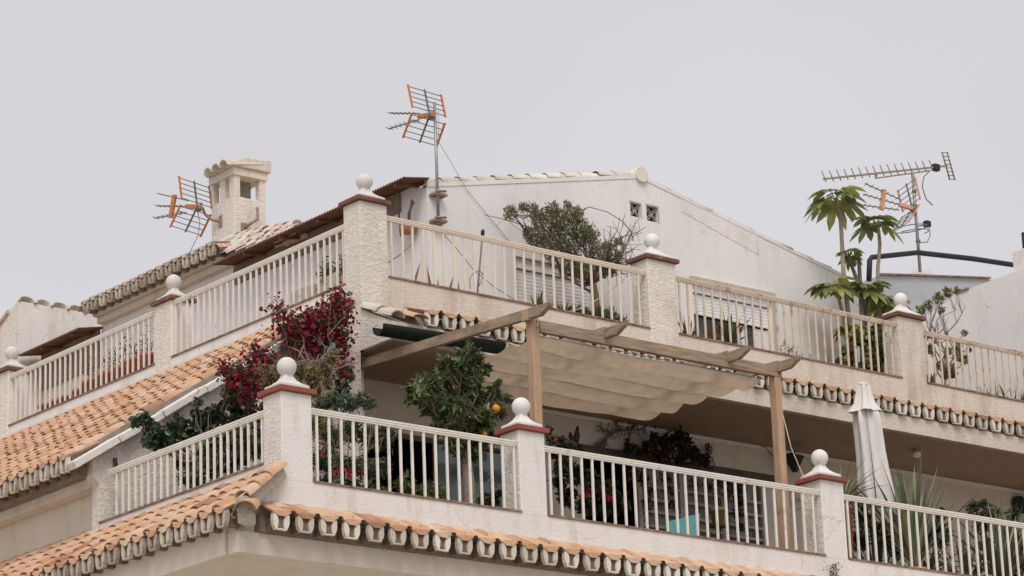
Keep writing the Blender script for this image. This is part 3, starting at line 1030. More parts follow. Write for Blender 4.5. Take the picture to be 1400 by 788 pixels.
def pan_sheet(parent, pts4, p, x0, nrow, mat='tile'):
    """undulating channel tiles below the covers: pts4 = low0, low1, high1, high0"""
    a, b, c, d = [Vector(q) for q in pts4]
    L = (b - a).length
    n = max(4, int(L / p * 6))
    nz = ((b - a).cross(d - a)).normalized()
    if nz.z < 0:
        nz = -nz
    mb = MB()
    vs = []
    for i in range(n + 1):
        u = i / n
        h = -0.035 * math.sin(2 * pi * (u * L / p)) ** 2 * 0 - 0.03 * (0.5 + 0.5 * math.cos(2 * pi * u * L / p))
        for q in (a + (b - a) * u, d + (c - d) * u):
            vs.append(q + nz * h)
    for i in range(n + 1):
        for k in (0, 1):
            vs.append(vs[2 * i + k] - nz * 0.07)
    o = 2 * (n + 1)
    fs = []
    for i in range(n):
        fs += [(2 * i, 2 * i + 2, 2 * i + 3, 2 * i + 1), (o + 2 * i, o + 2 * i + 1, o + 2 * i + 3, o + 2 * i + 2), (2 * i, o + 2 * i, o + 2 * i + 2, 2 * i + 2)]
    mb.add(vs, fs, 0, True)
    ob = mb.build('channel_tiles', mat, parent)
    ob['kind'] = 'stuff'
    return ob


# long tiled roof at the left, falling towards -X from the upper terrace
roofA = thing('tiled_roof', (1.5, 9, 12), 'long sloping terracotta tiled roof between the upper left balustrade and the white verge', 'roof')
TH = math.atan(SL)
xe = -0.42
pA = 0.287
EO = Vector((xe, 4.56, ZV(xe)))
tile_field(roofA, EO + Vector((0.0, 0.0, 0.0)), (-1, 0, 0), TH, pA, 16, 44, 0.385,
           lambda l, r, c: l.x < X2 - 0.25 and (proj(l)[0] > -160), limit=285)
pan_sheet(roofA, (EO, EO + Vector((0, 44 * pA, 0)), Vector((X2 - 0.02, 4.56 + 44 * pA, ZV(X2 - 0.02))), Vector((X2 - 0.02, 4.56, ZV(X2 - 0.02)))), pA, 0, 0)
xa, ya, za = slope_frame((-1, 0, 0), RAD(20))
eave_row(roofA, pA, 20, EO + Vector((-0.10, pA * 0.02, -0.06)), (0, 1, 0), ya, za, rim='grime_lime', sl=0.5)
MB().box(xe + 0.16, xe + 0.40, 4.6, 22, ZV(xe) - 0.19, ZV(xe) - 0.02).build('eave_bedding', 'mortar', roofA)
# white verge slabs
for k in range(7):
    s0 = Vector((-0.50 + k * 0.74, 4.40, ZV(-0.50 + k * 0.74) - 0.075))
    s1 = Vector((-0.50 + (k + 1) * 0.74 - 0.02, 4.40, ZV(-0.50 + (k + 1) * 0.74 - 0.02) - 0.075 + random.uniform(-0.01, 0.02)))
    if s1.x > X2:
        continue
    MB().beam(s0, s1, 0.22, 0.11).build('verge_slab', 'wall', roofA, bevel=0.014)
MB().beam((xe, 4.545, ZV(xe) + 0.012), (X2 - 0.1, 4.545, ZV(X2 - 0.1) + 0.012), 0.07, 0.10).build('verge_mortar', 'mortar', roofA)

# lower tiled roof at the left, with a hip at the corner pillar
roofB = thing('tiled_roof', (-0.5, 4, 10.3), 'narrow lower left terracotta roof under the short balustrade, ending in a hip at the corner pillar', 'roof')
pB = 0.32
TB = math.atan(0.68)
EB = Vector((-0.93, -0.40, 10.40))
zb_ = lambda x: 10.40 + 0.68 * (x + 0.93)
tile_field(roofB, EB, (-1, 0, 0), TB, pB, 4, 34, 0.345,
           lambda l, r, c: l.x < -0.06 and l.y > -0.40 + (l.x + 0.93) * 0.46 + 0.20, limit=200)
pan_sheet(roofB, (EB + Vector((0, 0.22, 0)), EB + Vector((0, 34 * pB, 0)), Vector((0.2, 34 * pB - 0.4, zb_(0.2))), Vector((0.0, 0.34, zb_(0.0)))), pB, 0, 0)
xb, yb, zbv = slope_frame((-1, 0, 0), RAD(20))
eave_row(roofB, pB, 33, EB + Vector((-0.10, pB * 0.02 + 0.32, -0.065)), (0, 1, 0), yb, zbv, rim='grime_lime', sl=0.5)
MB().box(-0.80, -0.58, -0.05, 22, 10.302, 10.42).build('eave_bedding', 'mortar', roofB)
MB().beam((-0.05, -0.02, 11.05), (-0.90, -0.36, 10.42), 0.17, 0.16).build('hip_bedding', 'grime_lime', roofB, bevel=0.02)
hip = cover_mesh('hip_tile', 0.46, 0.19, 0.235, 0.095, 0.016, ('tile', 'tile'), segs=8)
h1, h0 = Vector((-0.02, -0.03, 11.13)), Vector((-0.93, -0.40, 10.47))
hd = (h0 - h1).normalized()
hx = hd.cross(Vector((0, 0, 1))).normalized()
hz = hx.cross(hd)
for k in range(3):
    o_ = h1 + hd * (k * 0.32)
    yy = (hd + hz * 0.06).normalized()
    inst('hip_tile', hip, frame(o_ + hz * 0.02, hx, yy, hx.cross(yy)), roofB)
MB().lathe(h1 + hd * 1.08 + hz * 0.0, [(0.02, -0.13), (0.10, -0.09), (0.115, -0.02), (0.09, 0.03), (0.02, 0.05)], 10).build('hip_mortar', 'grime_lime', roofB)
big = cover_mesh('corner_tile', 0.42, 0.27, 0.31, 0.13, 0.018, ('tile', 'mortar'), segs=8)
cd = Vector((-0.72, -0.70, -0.42)).normalized()
cxv = cd.cross(Vector((0, 0, 1))).normalized()
inst('corner_tile', big, frame(Vector((-0.70, -0.28, 10.50)), cxv, cd, cxv.cross(cd)), roofB)
MB().beam((-0.62, -0.16, 10.33), (-0.86, -0.34, 10.31), 0.16, 0.16).build('corner_bedding', 'grime_lime', roofB, bevel=0.03)

# eave under the lower right parapet
eaveC = thing('tiled_eave', (7, -0.2, 10.2), 'row of terracotta eave tiles with white rims below the lower right parapet', 'eave')
pC = 0.371
yC = Vector((0, -cos(RAD(24)), -sin(RAD(24))))
eave_row(eaveC, pC, 40, (-0.30, -0.40, 10.325), (1, 0, 0), yC, 0, sl=0.5)
MB().box(-0.45, RIGHT - 15, -0.125, -0.002, 10.212, 10.44).build('eave_bedding', 'mortar', eaveC)
cov = cover_mesh('back_tile', 0.26, 0.26, 0.29, 0.06, 0.016, ('tile', 'tile'))
for k in range(1, 40):
    yc2 = Vector((0, -cos(RAD(30)), -sin(RAD(30))))
    inst('back_tile', cov, frame(Vector((-0.30 + pC * (k - 0.5), 0.02, 10.625)), Vector((-1, 0, 0)), yc2, Vector((-1, 0, 0)).cross(yc2)), eaveC)

# eave under the upper right parapet
eaveD = thing('tiled_eave', (12, 4, 14.7), 'row of weathered eave tiles with dark hollows under the upper right parapet, behind the pergola', 'eave')
pD = 0.34
yD = Vector((0, -cos(RAD(18)), -sin(RAD(18))))
eave_row(eaveD, pD, 46, (5.35, 3.58, 14.875), (1, 0, 0), yD, 0, rim='lime', sl=0.36)
MB().prism([(3.70, 14.742), (Y2 - 0.003, 15.08), (Y2 - 0.003, 15.14), (3.80, 14.93)], 'x', 5.05, RIGHT - 8).build('eave_bedding', 'mortar', eaveD)
covd = cover_mesh('back_tile', 0.62, 0.27, 0.31, 0.07, 0.016, ('tile', 'tile'))
for k in range(46):
    inst('back_tile', covd, frame(Vector((5.35 + pD * (k + 0.5), 4.36, 15.19)), Vector((-1, 0, 0)), Vector((0, -cos(RAD(22)), -sin(RAD(22)))), Vector((-1, 0, 0)).cross(Vector((0, -cos(RAD(22)), -sin(RAD(22)))))), eaveD)
# limewashed end tiles beside the corner
vt_ = cover_mesh('verge_tile', 0.46, 0.25, 0.28, 0.11, 0.02, ('lime', 'lime'))
for k, (xx, yy, zz) in enumerate(((4.70, 4.40, 15.14), (4.72, 4.06, 14.98), (5.02, 4.36, 15.16), (5.02, 4.02, 15.02))):
    yv = Vector((0.0, -cos(RAD(22)), -sin(RAD(22))))
    inst('verge_tile', vt_ if k < 2 else covd, frame(Vector((xx, yy, zz)), Vector((-1, 0, 0)), yv, Vector((-1, 0, 0)).cross(yv)), eaveD)

# rake tiles along the gable, whitewashed in front
rk = cover_mesh('rake_tile', 0.47, 0.20, 0.235, 0.10, 0.016, ('tile', 'lime', 'mortar'), segs=8, split=(4, 8))
rk2 = cover_mesh('rake_tile', 0.60, 0.18, 0.21, 0.08, 0.016, ('lime', 'lime', 'mortar'), segs=8)
s_l = Vector((X3 - RIDGE_X, 0, EAVE_Z - RIDGE_Z)).normalized()
s_r = Vector((1, 0, -0.205)).normalized()
n = 12
for k in range(n):
    t = k / n
    o_ = Vector((RIDGE_X - 0.12, Y3 + 0.105, RIDGE_Z + 0.01)) + s_l * (4.72 * t)
    yy = (s_l + Vector((0, 0, 0.035))).normalized()
    xx = yy.cross(Vector((0, 0, 1))).normalized()
    inst('rake_tile', rk, frame(o_ + Vector((0, random.uniform(-0.01, 0.01), random.uniform(-0.006, 0.01))), xx, yy, xx.cross(yy)) @ Matrix.Rotation(random.uniform(-0.02, 0.02), 4, 'Z'), gable)
for k in range(10):
    o_ = Vector((RIDGE_X + 0.12, Y3 + 0.09, RIDGE_Z - 0.03)) + s_r * (0.5 * k)
    yy = (s_r + Vector((0, 0, 0.03))).normalized()
    xx = yy.cross(Vector((0, 0, 1))).normalized()
    inst('rake_tile', rk2, frame(o_ + Vector((0, random.uniform(-0.01, 0.01), random.uniform(-0.012, 0.01))), xx, yy, xx.cross(yy)), gable)
MB().prism([(X3, gtop(X3) - 0.03), (RIDGE_X, RIDGE_Z - 0.03), (X4, gtop(X4) - 0.03), (X4, gtop(X4) + 0.035), (RIDGE_X, RIDGE_Z + 0.045), (X3, gtop(X3) + 0.045)], 'y', Y3 - 0.012, Y3 + 0.09).build('rake_mortar', 'wall_clean', gable)
MB().tube([(RIDGE_X, Y3 - 0.06, RIDGE_Z + 0.03), (RIDGE_X, Y3 + 0.5, RIDGE_Z + 0.03)], 0.14, 14).build('ridge_cap', 'lime', gable)
# painted repair patches on the right rake
MB().prism([(13.05, gtop(13.05) - 0.28), (14.9, gtop(14.9) - 0.40), (14.9, gtop(14.9) - 0.03), (13.05, gtop(13.05) - 0.03)], 'y', Y3 - 0.006, Y3 - 0.001).build('render_patch', 'wall', gable)

# far left section: cornice and eave
MB().box(X3 - 0.14, X3 - 0.002, 11.85, 16.25, 18.22, 18.34).box(X3 - 0.24, X3 - 0.002, 11.85, 16.25, 18.342, 18.42).build('cornice', 'cream', gable, bevel=0.015)
eaveE = thing('tiled_eave', (6.8, 14, 18.4), 'lichened grey eave tiles along the far left roofline below the chimney', 'eave')
ye = Vector((-cos(RAD(14)), 0, -sin(RAD(14))))
eave_row(eaveE, 0.283, 16, (6.86, 11.85, 18.47), (0, 1, 0), ye, 0, top='pale_tile', rim='grime_lime', brick='mortar', sl=0.2)
MB().prism([(6.98, 18.44), (X3 + 1.8, 18.80), (X3 + 1.8, 18.86), (6.98, 18.52)], 'y', 11.7, 16.4).build('roof_deck', 'pale_tile', eaveE)
cvE = cover_mesh('roof_tile', 0.55, 0.20, 0.24, 0.10, 0.016, ('pale_tile', 'pale_tile'))
xe_, ye_, ze_ = slope_frame((-1, 0, 0), RAD(13))
for r in range(3):
    for c in range(17):
        o_ = Vector((7.42 + 0.43 * r, 11.75 + 0.283 * c, 18.56 + 0.099 * r + random.uniform(-0.01, 0.01)))
        inst('roof_tile', cvE, frame(o_, xe_, ye_, ze_), eaveE)
# hump of pink tiles in front of the chimney
cvP = cover_mesh('ridge_tile', 0.62, 0.26, 0.30, 0.13, 0.018, ('lime_tile', 'lime_tile'))
for r in range(3):
    for k in range(7):
        o_ = on(300 + 13.0 * k + 2 * r, 338 - 2.6 * k + 6.5 * r, 'x', 7.45 - 0.16 * r)
        d_ = Vector((0.05, -1, 0.02)).normalized()
        xx = d_.cross(Vector((0, 0, 1))).normalized()
        inst('ridge_tile', cvP, frame(Vector(o_), xx, d_, xx.cross(d_)) @ Matrix.Rotation(random.uniform(-0.05, 0.05), 4, 'Z'), eaveE)
MB().prism([(11.9, 18.35), (9.9, 18.3), (9.9, 18.36), (11.9, 18.42)], 'x', 7.2, 8.0).build('ridge_bedding', 'lime_tile', eaveE)

# ---------------------------------------------------------------- end block at the far left
p0, p1 = on(25, 405, 'y', 18.5), on(122, 427, 'y', 18.5)
BX, BZ = p0[0], (p0[2] + p1[2]) / 2
blk = thing('end_house', (BX + 2, 20, 0), 'plain cream house end at the far left with wavy tiles along its top edge', 'house')
MB().prism([(18.5, 0.0), (18.5, BZ - 0.06), (24.0, BZ - 0.06 - 0.47 * 5.5), (24.0, 0.0)], 'x', BX + 0.002, BX + 4).build('wall', 'wall', blk)
MB().prism([(18.51, 14.0), (18.51, BZ - 0.07), (24.0, BZ - 0.07 - 0.47 * 5.5), (24.0, 14.0)], 'x', BX - 0.02, BX).build('wall', 'rough', blk)
bt = cover_mesh('top_tile', 0.55, 0.30, 0.37, 0.135, 0.022, ('pale_tile', 'lime'), segs=8)
pt = cover_mesh('edge_tile', 0.5, 0.20, 0.22, 0.06, 0.02, ('pale_tile', 'lime'))
yb2 = Vector((0, -cos(RAD(-22)), -sin(RAD(-22))))
for k in range(9):
    o_ = Vector((BX + 0.18 + 0.373 * k, 18.96, BZ - 0.26))
    inst('top_tile', bt, frame(o_, Vector((-1, 0, 0)), yb2, Vector((-1, 0, 0)).cross(yb2)) @ Matrix.Rotation(random.uniform(-0.04, 0.04), 4, 'Y'), blk)
MB().prism([(18.8, BZ - 0.24), (18.8, BZ - 0.17), (24.0, BZ - 0.03 - 0.47 * 5.55), (24.0, BZ - 0.1 - 0.47 * 5.55)], 'x', BX - 0.07, BX + 4).build('roof_deck', 'pale_tile', blk)

# ---------------------------------------------------------------- neighbour at the right
nbr = thing('neighbour_house', (24, 10, 0), 'white side wall of the neighbouring house at the right edge with a black flue', 'house')
NZ = 18.73
MB().prism([(5.0, 0.0), (5.0, NZ + 0.01), (7.05, NZ - 0.05), (7.6, NZ - 0.24), (8.9, NZ - 0.6), (8.9, 0.0)], 'x', 21.0, 26.0).build('wall', 'wall_clean', nbr)
MB().beam((20.985, 7.02, NZ - 0.04), (20.985, 6.7, NZ - 0.03), 0.05, 0.03).build('slipped_tile', 'mortar', nbr)
q = on(1398, 358, 'x', 21.4)
MB().box(21.25, 21.8, q[1] - 0.5, q[1] + 0.12, NZ - 0.1, q[2] + 0.2).build('chimney_stub', 'wall', nbr, bevel=0.02)
MB().tube([(21.4, q[1] - 0.12, q[2] + 0.18), (21.4, q[1] - 0.12, q[2] + 0.55)], 0.07, 10).build('flue_pipe', 'black', nbr)

# grey wall behind the terrace at the right
gy = 9.6
ga, gb2 = on(1203, 377, 'y', gy), on(1352, 382, 'y', gy)
shed = thing('roof_shed', (23, 10.5, 0), 'blue grey rendered shed with a thin brown coping behind the right pillar', 'shed')
MB().prism([(ga[0], 0), (ga[0], ga[2]), (27.0, ga[2] + (gb2[2] - ga[2]) * (27 - ga[0]) / (gb2[0] - ga[0])), (27.0, 0)], 'y', gy, gy + 1.5).build('wall', 'grey_wall', shed)
MB().beam((ga[0] - 0.02, gy - 0.02, ga[2] + 0.02), (gb2[0], gy - 0.02, gb2[2] + 0.02), 0.09, 0.035).build('coping', 'sill', shed)
dc = on(1260, 381, 'y', gy + 0.6)
MB().lathe(dc, [(0.27, -0.15), (0.265, 0.0), (0.23, 0.10), (0.17, 0.17), (0.09, 0.215), (1e-4, 0.23)], 20).build('roof_dome', 'old_ball', shed)

# ---------------------------------------------------------------- chimney
cz0 = on(321, 338, 'x', 7.6)
cyN = cz0[1]
cx1 = on(363.5, 300, 'y', cyN)[0]
cy1 = on(289, 300, 'x', 7.6)[1]
zt = on(321, 267, 'x', 7.6)[2]
zb2 = on(321, 238.5, 'x', 7.6)[2]
zc = on(321, 228, 'x', 7.6)[2]
chim = thing('chimney', (7.9, cyN + 0.3, 18.3), 'rough white chimney stack with open louvred head and little tiled roof', 'chimney')
MB().box(7.6, cx1, cyN, cy1, 18.2, zt).build('stack', 'rough', chim, bevel=0.015)
t_ = 0.13
for (x0, x1, y0, y1) in ((7.6, 7.6 + t_, cyN, cyN + t_ + 0.03), (cx1 - t_, cx1, cyN, cyN + t_), (7.6, 7.6 + t_, cy1 - t_ + 0.06, cy1), (cx1 - t_, cx1, cy1 - t_, cy1), (7.6, 7.6 + t_, cyN + 0.30, cyN + 0.46)):
    MB().box(x0, x1, y0, y1, zt - 0.002, zb2 + 0.002).build('head_pillar', 'rough', chim)
MB().box(7.6 + 0.2, cx1 - 0.16, cyN + 0.24, cy1 - 0.16, zt - 0.002, zb2).build('baffle', 'mortar', chim)
MB().box(7.565, cx1 + 0.035, cyN - 0.035, cy1 + 0.035, zb2, zc).build('head_beam', 'cream', chim, bevel=0.012)
cap = cover_mesh('cap_tile', 1.05, 0.22, 0.27, 0.13, 0.02, ('cap_tile', 'lime'), segs=8)
yc_ = Vector((-cos(RAD(11)), 0, -sin(RAD(11))))
for k in range(3):
    o_ = Vector((cx1 + 0.12, cyN + 0.02 + 0.255 * k, zc + 0.175))
    inst('cap_tile', cap, frame(o_, Vector((0, 1, 0)), yc_, Vector((0, 1, 0)).cross(yc_)), chim)
MB().prism([(7.48, zc + 0.002), (cx1 + 0.08, zc + 0.002), (cx1 + 0.08, zc + 0.24), (cx1 - 0.5, zc + 0.20), (7.52, zc + 0.06)], 'y', cyN - 0.09, cy1 + 0.04).build('cap_bedding', 'cap_tile', chim, bevel=0.02)
# spare bracket on the right face
bp = on(333, 312, 'y', cyN)
be = on(352, 300, 'y', cyN - 0.12)
bt_ = on(352, 284, 'y', cyN - 0.12)
MB().box(bp[0] - 0.06, bp[0] + 0.06, cyN - 0.03, cyN - 0.001, bp[2] - 0.09, bp[2] + 0.09).tube([(bp[0], cyN - 0.03, bp[2]), tuple(be), tuple(bt_)], 0.028, 8).build('bracket', 'rust_steel', chim)


# ---------------------------------------------------------------- pillars
def pillar(x0, x1, y0, y1, zb, zc, label, shaft='wall', slab='red_slab', ball='ball', r=0.133, rough_left=True, slab_t=0.07):
    cx, cy = (x0 + x1) / 2, (y0 + y1) / 2
    t = thing('pillar', (cx, cy, zb), label, 'pillar', 'pillars topped with balls along the terraces')
    sh = MB().box(x0, x1, y0, y1, zb, zc)
    sh.m = [1 if (f == (3, 0, 4, 7)) else 0 for f in sh.f]
    sh.build('shaft', (shaft, 'rough'), t, bevel=0.014)
    MB().box(x0 - 0.055, x1 + 0.055, y0 - 0.055, y1 + 0.055, zc + 0.001, zc + slab_t).build('cap_slab', slab, t, bevel=0.008)
    z = zc + slab_t
    h = MB()
    prof = [(1.0, 0.001), (1.0, 0.055), (0.72, 0.085), (0.45, 0.135), (0.30, 0.19), (0.30, 0.215)]
    hx_, hy_ = (x1 - x0) / 2 - 0.015, (y1 - y0) / 2 - 0.015
    vs, fs = [], []
    for k_, z_ in prof:
        kx, ky = hx_ * k_, hy_ * k_
        vs += [(cx - kx, cy - ky, z + z_), (cx + kx, cy - ky, z + z_), (cx + kx, cy + ky, z + z_), (cx - kx, cy + ky, z + z_)]
    for i in range(len(prof) - 1):
        for k in range(4):
            fs.append((4 * i + k, 4 * i + (k + 1) % 4, 4 * i + 4 + (k + 1) % 4, 4 * i + 4 + k))
    e = 4 * (len(prof) - 1)
    fs += [(3, 2, 1, 0), (e, e + 1, e + 2, e + 3)]
    h.add(vs, fs)
    h.build('pedestal', ball, t, bevel=0.008)
    MB().ball((cx, cy, z + 0.205 + r * 0.92), r, 20).build('ball', ball, t)
    return t


pillar(-0.002, 0.485, -0.002, 0.42, 10.965, 12.165, 'white corner pillar of the lower terrace, with red slab and ball, rising from the hip of tiles', ball='old_ball')
pillar(3.985, 4.455, -0.002, 0.41, 10.965, 12.165, 'white ball-topped pillar beside the orange tree, standing in front of the first timber post')
pillar(9.815, 10.295, -0.002, 0.45, 10.965, 12.165, 'white ball-topped pillar left of the closed parasol')
c3 = on(497, 420, 'y', Y2)[0]
pillar(X2 - 0.006, CU, Y2 - 0.006, Y2 + 0.42, 14.47, 16.87, 'thick rough pillar with grey ribbed ball on the upper corner, above the red bougainvillea', 'rough', 'worn_slab', 'old_ball')
pillar(colA[0], colA[1], Y2 - 0.006, Y2 + 0.40, 15.103, 16.93, 'ball-topped pillar right of the bushy olive-leaved tree on the upper terrace', 'rough', 'worn_slab', 'ball')
pillar(colB[0], colB[1], Y2 - 0.006, Y2 + 0.40, 15.103, 16.86, 'stained pillar with yellowed ball beside the tall palmate plant', 'weathered', 'worn_slab', 'ball', r=0.128)
pillar(X2 - 0.006, X2 + 0.42, yA[1], yA[2], 14.905, 16.62, 'rough pillar in the middle of the upper left balustrade, below the chimney', 'wall', 'worn_slab', 'old_ball')
pl = on(11, 560, 'x', X2)[1]
pillar(X2 - 0.006, X2 + 0.42, pl, pl + 0.5, 14.905, 16.66, 'pillar at the far left end of the upper balustrade', 'wall', 'worn_slab', 'old_ball')


# ---------------------------------------------------------------- railings
def railing(axis, a0, a1, c, zb, zt, step, mat, label, start=None):
    """balustrade along axis from a0 to a1 at constant other coordinate c"""
    mk = (lambda a, z: (a, c, z)) if axis == 'x' else (lambda a, z: (c, a, z))
    t = thing('railing', mk((a0 + a1) / 2, zb), label, 'railing', 'metal railings between the terrace pillars')
    ax = mk(1, 0)
    MB().beam(mk(a0, zt - 0.014), mk(a1, zt - 0.014), 0.062, 0.028).build('handrail', mat, t, bevel=0.004)
    lo = MB().beam(mk(a0 + 0.004, zt - 0.031), mk(a1 - 0.004, zt - 0.031), 0.036, 0.008).beam(mk(a0 + 0.004, zt - 0.046), mk(a1 - 0.004, zt - 0.046), 0.056, 0.022).beam(mk(a0 + 0.004, zt - 0.060), mk(a1 - 0.004, zt - 0.060), 0.03, 0.006).beam(mk(a0 + 0.008, zt - 0.071), mk(a1 - 0.008, zt - 0.071), 0.040, 0.024)
    lo.build('under_rail', mat, t)
    me = MB().box(-0.017, 0.017, -0.012, 0.012, 0, zt - 0.08 - zb) if axis == 'x' else MB().box(-0.012, 0.012, -0.017, 0.017, 0, zt - 0.08 - zb)
    me = me.mesh('baluster', mat)
    a = a0 + (start if start is not None else step * 0.6)
    while a < a1 - 0.03:
        inst('baluster', me, Matrix.Translation(mk(a + random.uniform(-0.006, 0.006), zb)) @ Matrix.Rotation(random.uniform(-0.006, 0.006), 4, 'Y' if axis == 'x' else 'X'), t)
        a += step
    return t


railing('x', 0.487, 3.983, 0.06, 11.013, 12.005, 0.196, 'rail', 'white lower railing between the corner pillar and the orange tree pillar')
railing('x', 4.457, 9.813, 0.06, 11.013, 12.005, 0.196, 'rail', 'long white lower railing under the pergola, in front of the turquoise chair')
railing('x', 10.297, 17.2, 0.06, 11.013, 12.0, 0.187, 'rail', 'lower railing at the right in front of the spiky plants')
railing('y', 0.425, 4.30, 0.06, 11.284, 12.005, 0.163, 'rail', 'short white railing left of the lower corner pillar, in front of the dark vine')
railing('x', CU + 0.002, colA[0] - 0.002, Y2 + 0.06, UZ + 0.002, 16.725, 0.204, 'rail_cream', 'cream upper railing in front of the bushy olive-leaved tree')
railing('x', colA[1] + 0.002, colB[0] - 0.002, Y2 + 0.06, UZ + 0.002, 16.74, 0.187, 'rail_old', 'rust-stained upper railing in front of the half lowered shutter')
railing('x', colB[1] + 0.002, 24.0, Y2 + 0.06, UZ + 0.002, 16.70, 0.183, 'rail_old', 'rust-stained upper railing at the right edge, before the white side wall')
railing('y', Y2 + 0.422, yA[1] - 0.002, X2 + 0.06, UZL + 0.002, 16.61, 0.169, 'rail', 'white upper left railing under the long brown corrugated awning')
railing('y', yA[2] + 0.002, pl - 0.002, X2 + 0.06, UZL + 0.002, 16.58, 0.169, 'rail', 'white railing at the far left in front of the clay pots')


# ---------------------------------------------------------------- corrugated awnings
def awning(y0, y1, x_out, z_out, x_in, z_in, label, wave=0.076):
    t = thing('awning', ((x_out + x_in) / 2, (y0 + y1) / 2, z_out), label, 'awning', 'brown corrugated awnings on the left wall')
    mb = MB()
    n = int((y1 - y0) / wave * 6)
    vs, fs = [], []
    for i in range(n + 1):
        y = y0 + (y1 - y0) * i / n
        h = 0.020 * sin(2 * pi * i / 6)
        for s_ in (0, 0.006):
            vs += [(x_out, y, z_out + h + s_), (x_in, y, z_in + h + s_)]
    for i in range(n):
        a, b = 4 * i, 4 * i + 4
        fs += [(a, a + 1, b + 1, b), (a + 2, b + 2, b + 3, a + 3), (a, b, b + 2, a + 2), (a + 1, a + 3, b + 3, b + 1)]
    fs += [(0, 2, 3, 1), (4 * n, 4 * n + 1, 4 * n + 3, 4 * n + 2)]
    mb.add(vs, fs, 0, True)
    mb.build('corrugated_sheet', 'awning', t)
    k = y0 + 0.3
    while k < y1:
        MB().beam((x_out + 0.04, k, z_out - 0.045), (x_in, k, z_in - 0.045), 0.045, 0.05).build('rafter', 'awning', t)
        k += 1.1
    return t


gb('shade_strip', 'awning_shade', (X3 - 0.05, X3 - 0.001, 16.35, 18.44, 17.45, 18.16))  # another added strip, the short awning's wall shade put into its colour
awning(6.10, 11.75, 6.80, 18.13, X3 - 0.002, 18.22, 'long brown corrugated awning along the upper left wall, running up to the gable corner')
awning(16.25, 18.45, 6.80, 18.07, X3 - 0.002, 18.17, 'short brown corrugated awning at the far left, below the cream house end')

# gutter hanging under the left end of the upper eave
ga0, ga1 = on(514, 452, 'y', 3.52), on(682, 478, 'y', 3.52)
gu = MB()
vs, fs = [], []
N = 8
for x, z in ((ga0[0], 14.56), (ga1[0], 14.62)):
    for rr in (0.14, 0.13):
        for k in range(N + 1):
            a = pi + pi * k / N
            vs.append((x, 3.47 + rr * cos(a), z + rr * sin(a) * 1.15))
n1 = N + 1
for k in range(N):
    fs += [(k, k + 1, 2 * n1 + k + 1, 2 * n1 + k), (n1 + k + 1, n1 + k, 3 * n1 + k, 3 * n1 + k + 1), (k, n1 + k, n1 + k + 1, k + 1), (2 * n1 + k, 2 * n1 + k + 1, 3 * n1 + k + 1, 3 * n1 + k)]
fs += [(0, 2 * n1, 3 * n1, n1), (N, n1 + N, 3 * n1 + N, 2 * n1 + N)]
gu.add(vs, fs, 0, True)
tag(gu.build('gutter', 'gutter', None), 'open black gutter length hanging under the upper eave above the orange tree', 'gutter')

# ---------------------------------------------------------------- pergola
perg = thing('pergola', (7.2, 2.5, 10.75), 'weathered timber pergola on two posts, with upturned rafter tails over the lower terrace', 'pergola')


def timber(name, p, q, w, h, mat, bevel=0.006):
    mb = MB().beam(p, q, w, h)
    o = mb.build(name, mat, perg, bevel=bevel)
    me = o.data
    uv = me.uv_layers.new(name='UVMap')
    d = Vector(q) - Vector(p)
    d.normalize()
    s_ = d.cross(Vector((0.3, 0.9, 0.31))).normalized()
    u_ = s_.cross(d)
    off = random.uniform(0, 9)
    for lp in me.loops:
        c = Vector(me.vertices[lp.vertex_index].co)
        uv.data[lp.index].uv = (c.dot(d), c.dot(s_) + c.dot(u_) * 0.7 + off)
    return o


BY, BZT = 0.62, 14.03
timber('post', (4.86, BY + 0.03, 10.75), (4.86, BY + 0.03, 14.08), 0.135, 0.135, 'post_wood')
timber('post', (9.64, BY + 0.03, 10.75), (9.64, BY + 0.03, 13.88), 0.135, 0.135, 'post_wood')
timber('beam', (4.945, BY, BZT - 0.085), (9.72, BY, BZT - 0.085), 0.09, 0.17, 'wood')
for x, y1 in ((4.76, 5.6), (6.18, 0.75), (8.62, 0.72), (9.66, 0.75)):
    if x < 5:
        timber('rafter', (x, 0.33, BZT + 0.05), (x, 5.6, 14.36), 0.085, 0.15, 'wood')
        tail = (x, 0.33, BZT + 0.05)
    else:
        tail = (x, 0.50, BZT - 0.02)
        timber('rafter', (x, 0.57, BZT + 0.02), (x, 3.64, BZT + 0.12), 0.075, 0.13, 'wood')
    # tail with its lower edge cut on the slant
    z0 = tail[2]
    w = 0.075 if x > 5 else 0.085
    yy0, yy1 = 0.10, (0.572 if x > 5 else 0.332)
    mb = MB().prism([(yy0, z0 + 0.075), (yy0 + 0.02, z0 + 0.02), (yy0 + 0.22, z0 - 0.075), (yy1, z0 - 0.075), (yy1, z0 + 0.075)], 'x', x - w / 2, x + w / 2)
    o = mb.build('rafter_tail', 'wood', perg, bevel=0.006)
    uv = o.data.uv_layers.new(name='UVMap')
    for lp in o.data.loops:
        c = o.data.vertices[lp.vertex_index].co
        uv.data[lp.index].uv = (c.y, c.z + c.x * 0.6)
for x_ in (4.86, 9.64):
    for dz_ in (-0.03, -0.12):
        MB().tube([(x_ + 0.02, 0.57, BZT + dz_), (x_ + 0.02, 0.555, BZT + dz_)], 0.014, 8).build('bolt', 'dark_steel', perg)
MB().box(4.70, 4.78, 0.56, 0.70, 14.0, 14.16).build('cleat', 'post_wood', perg)

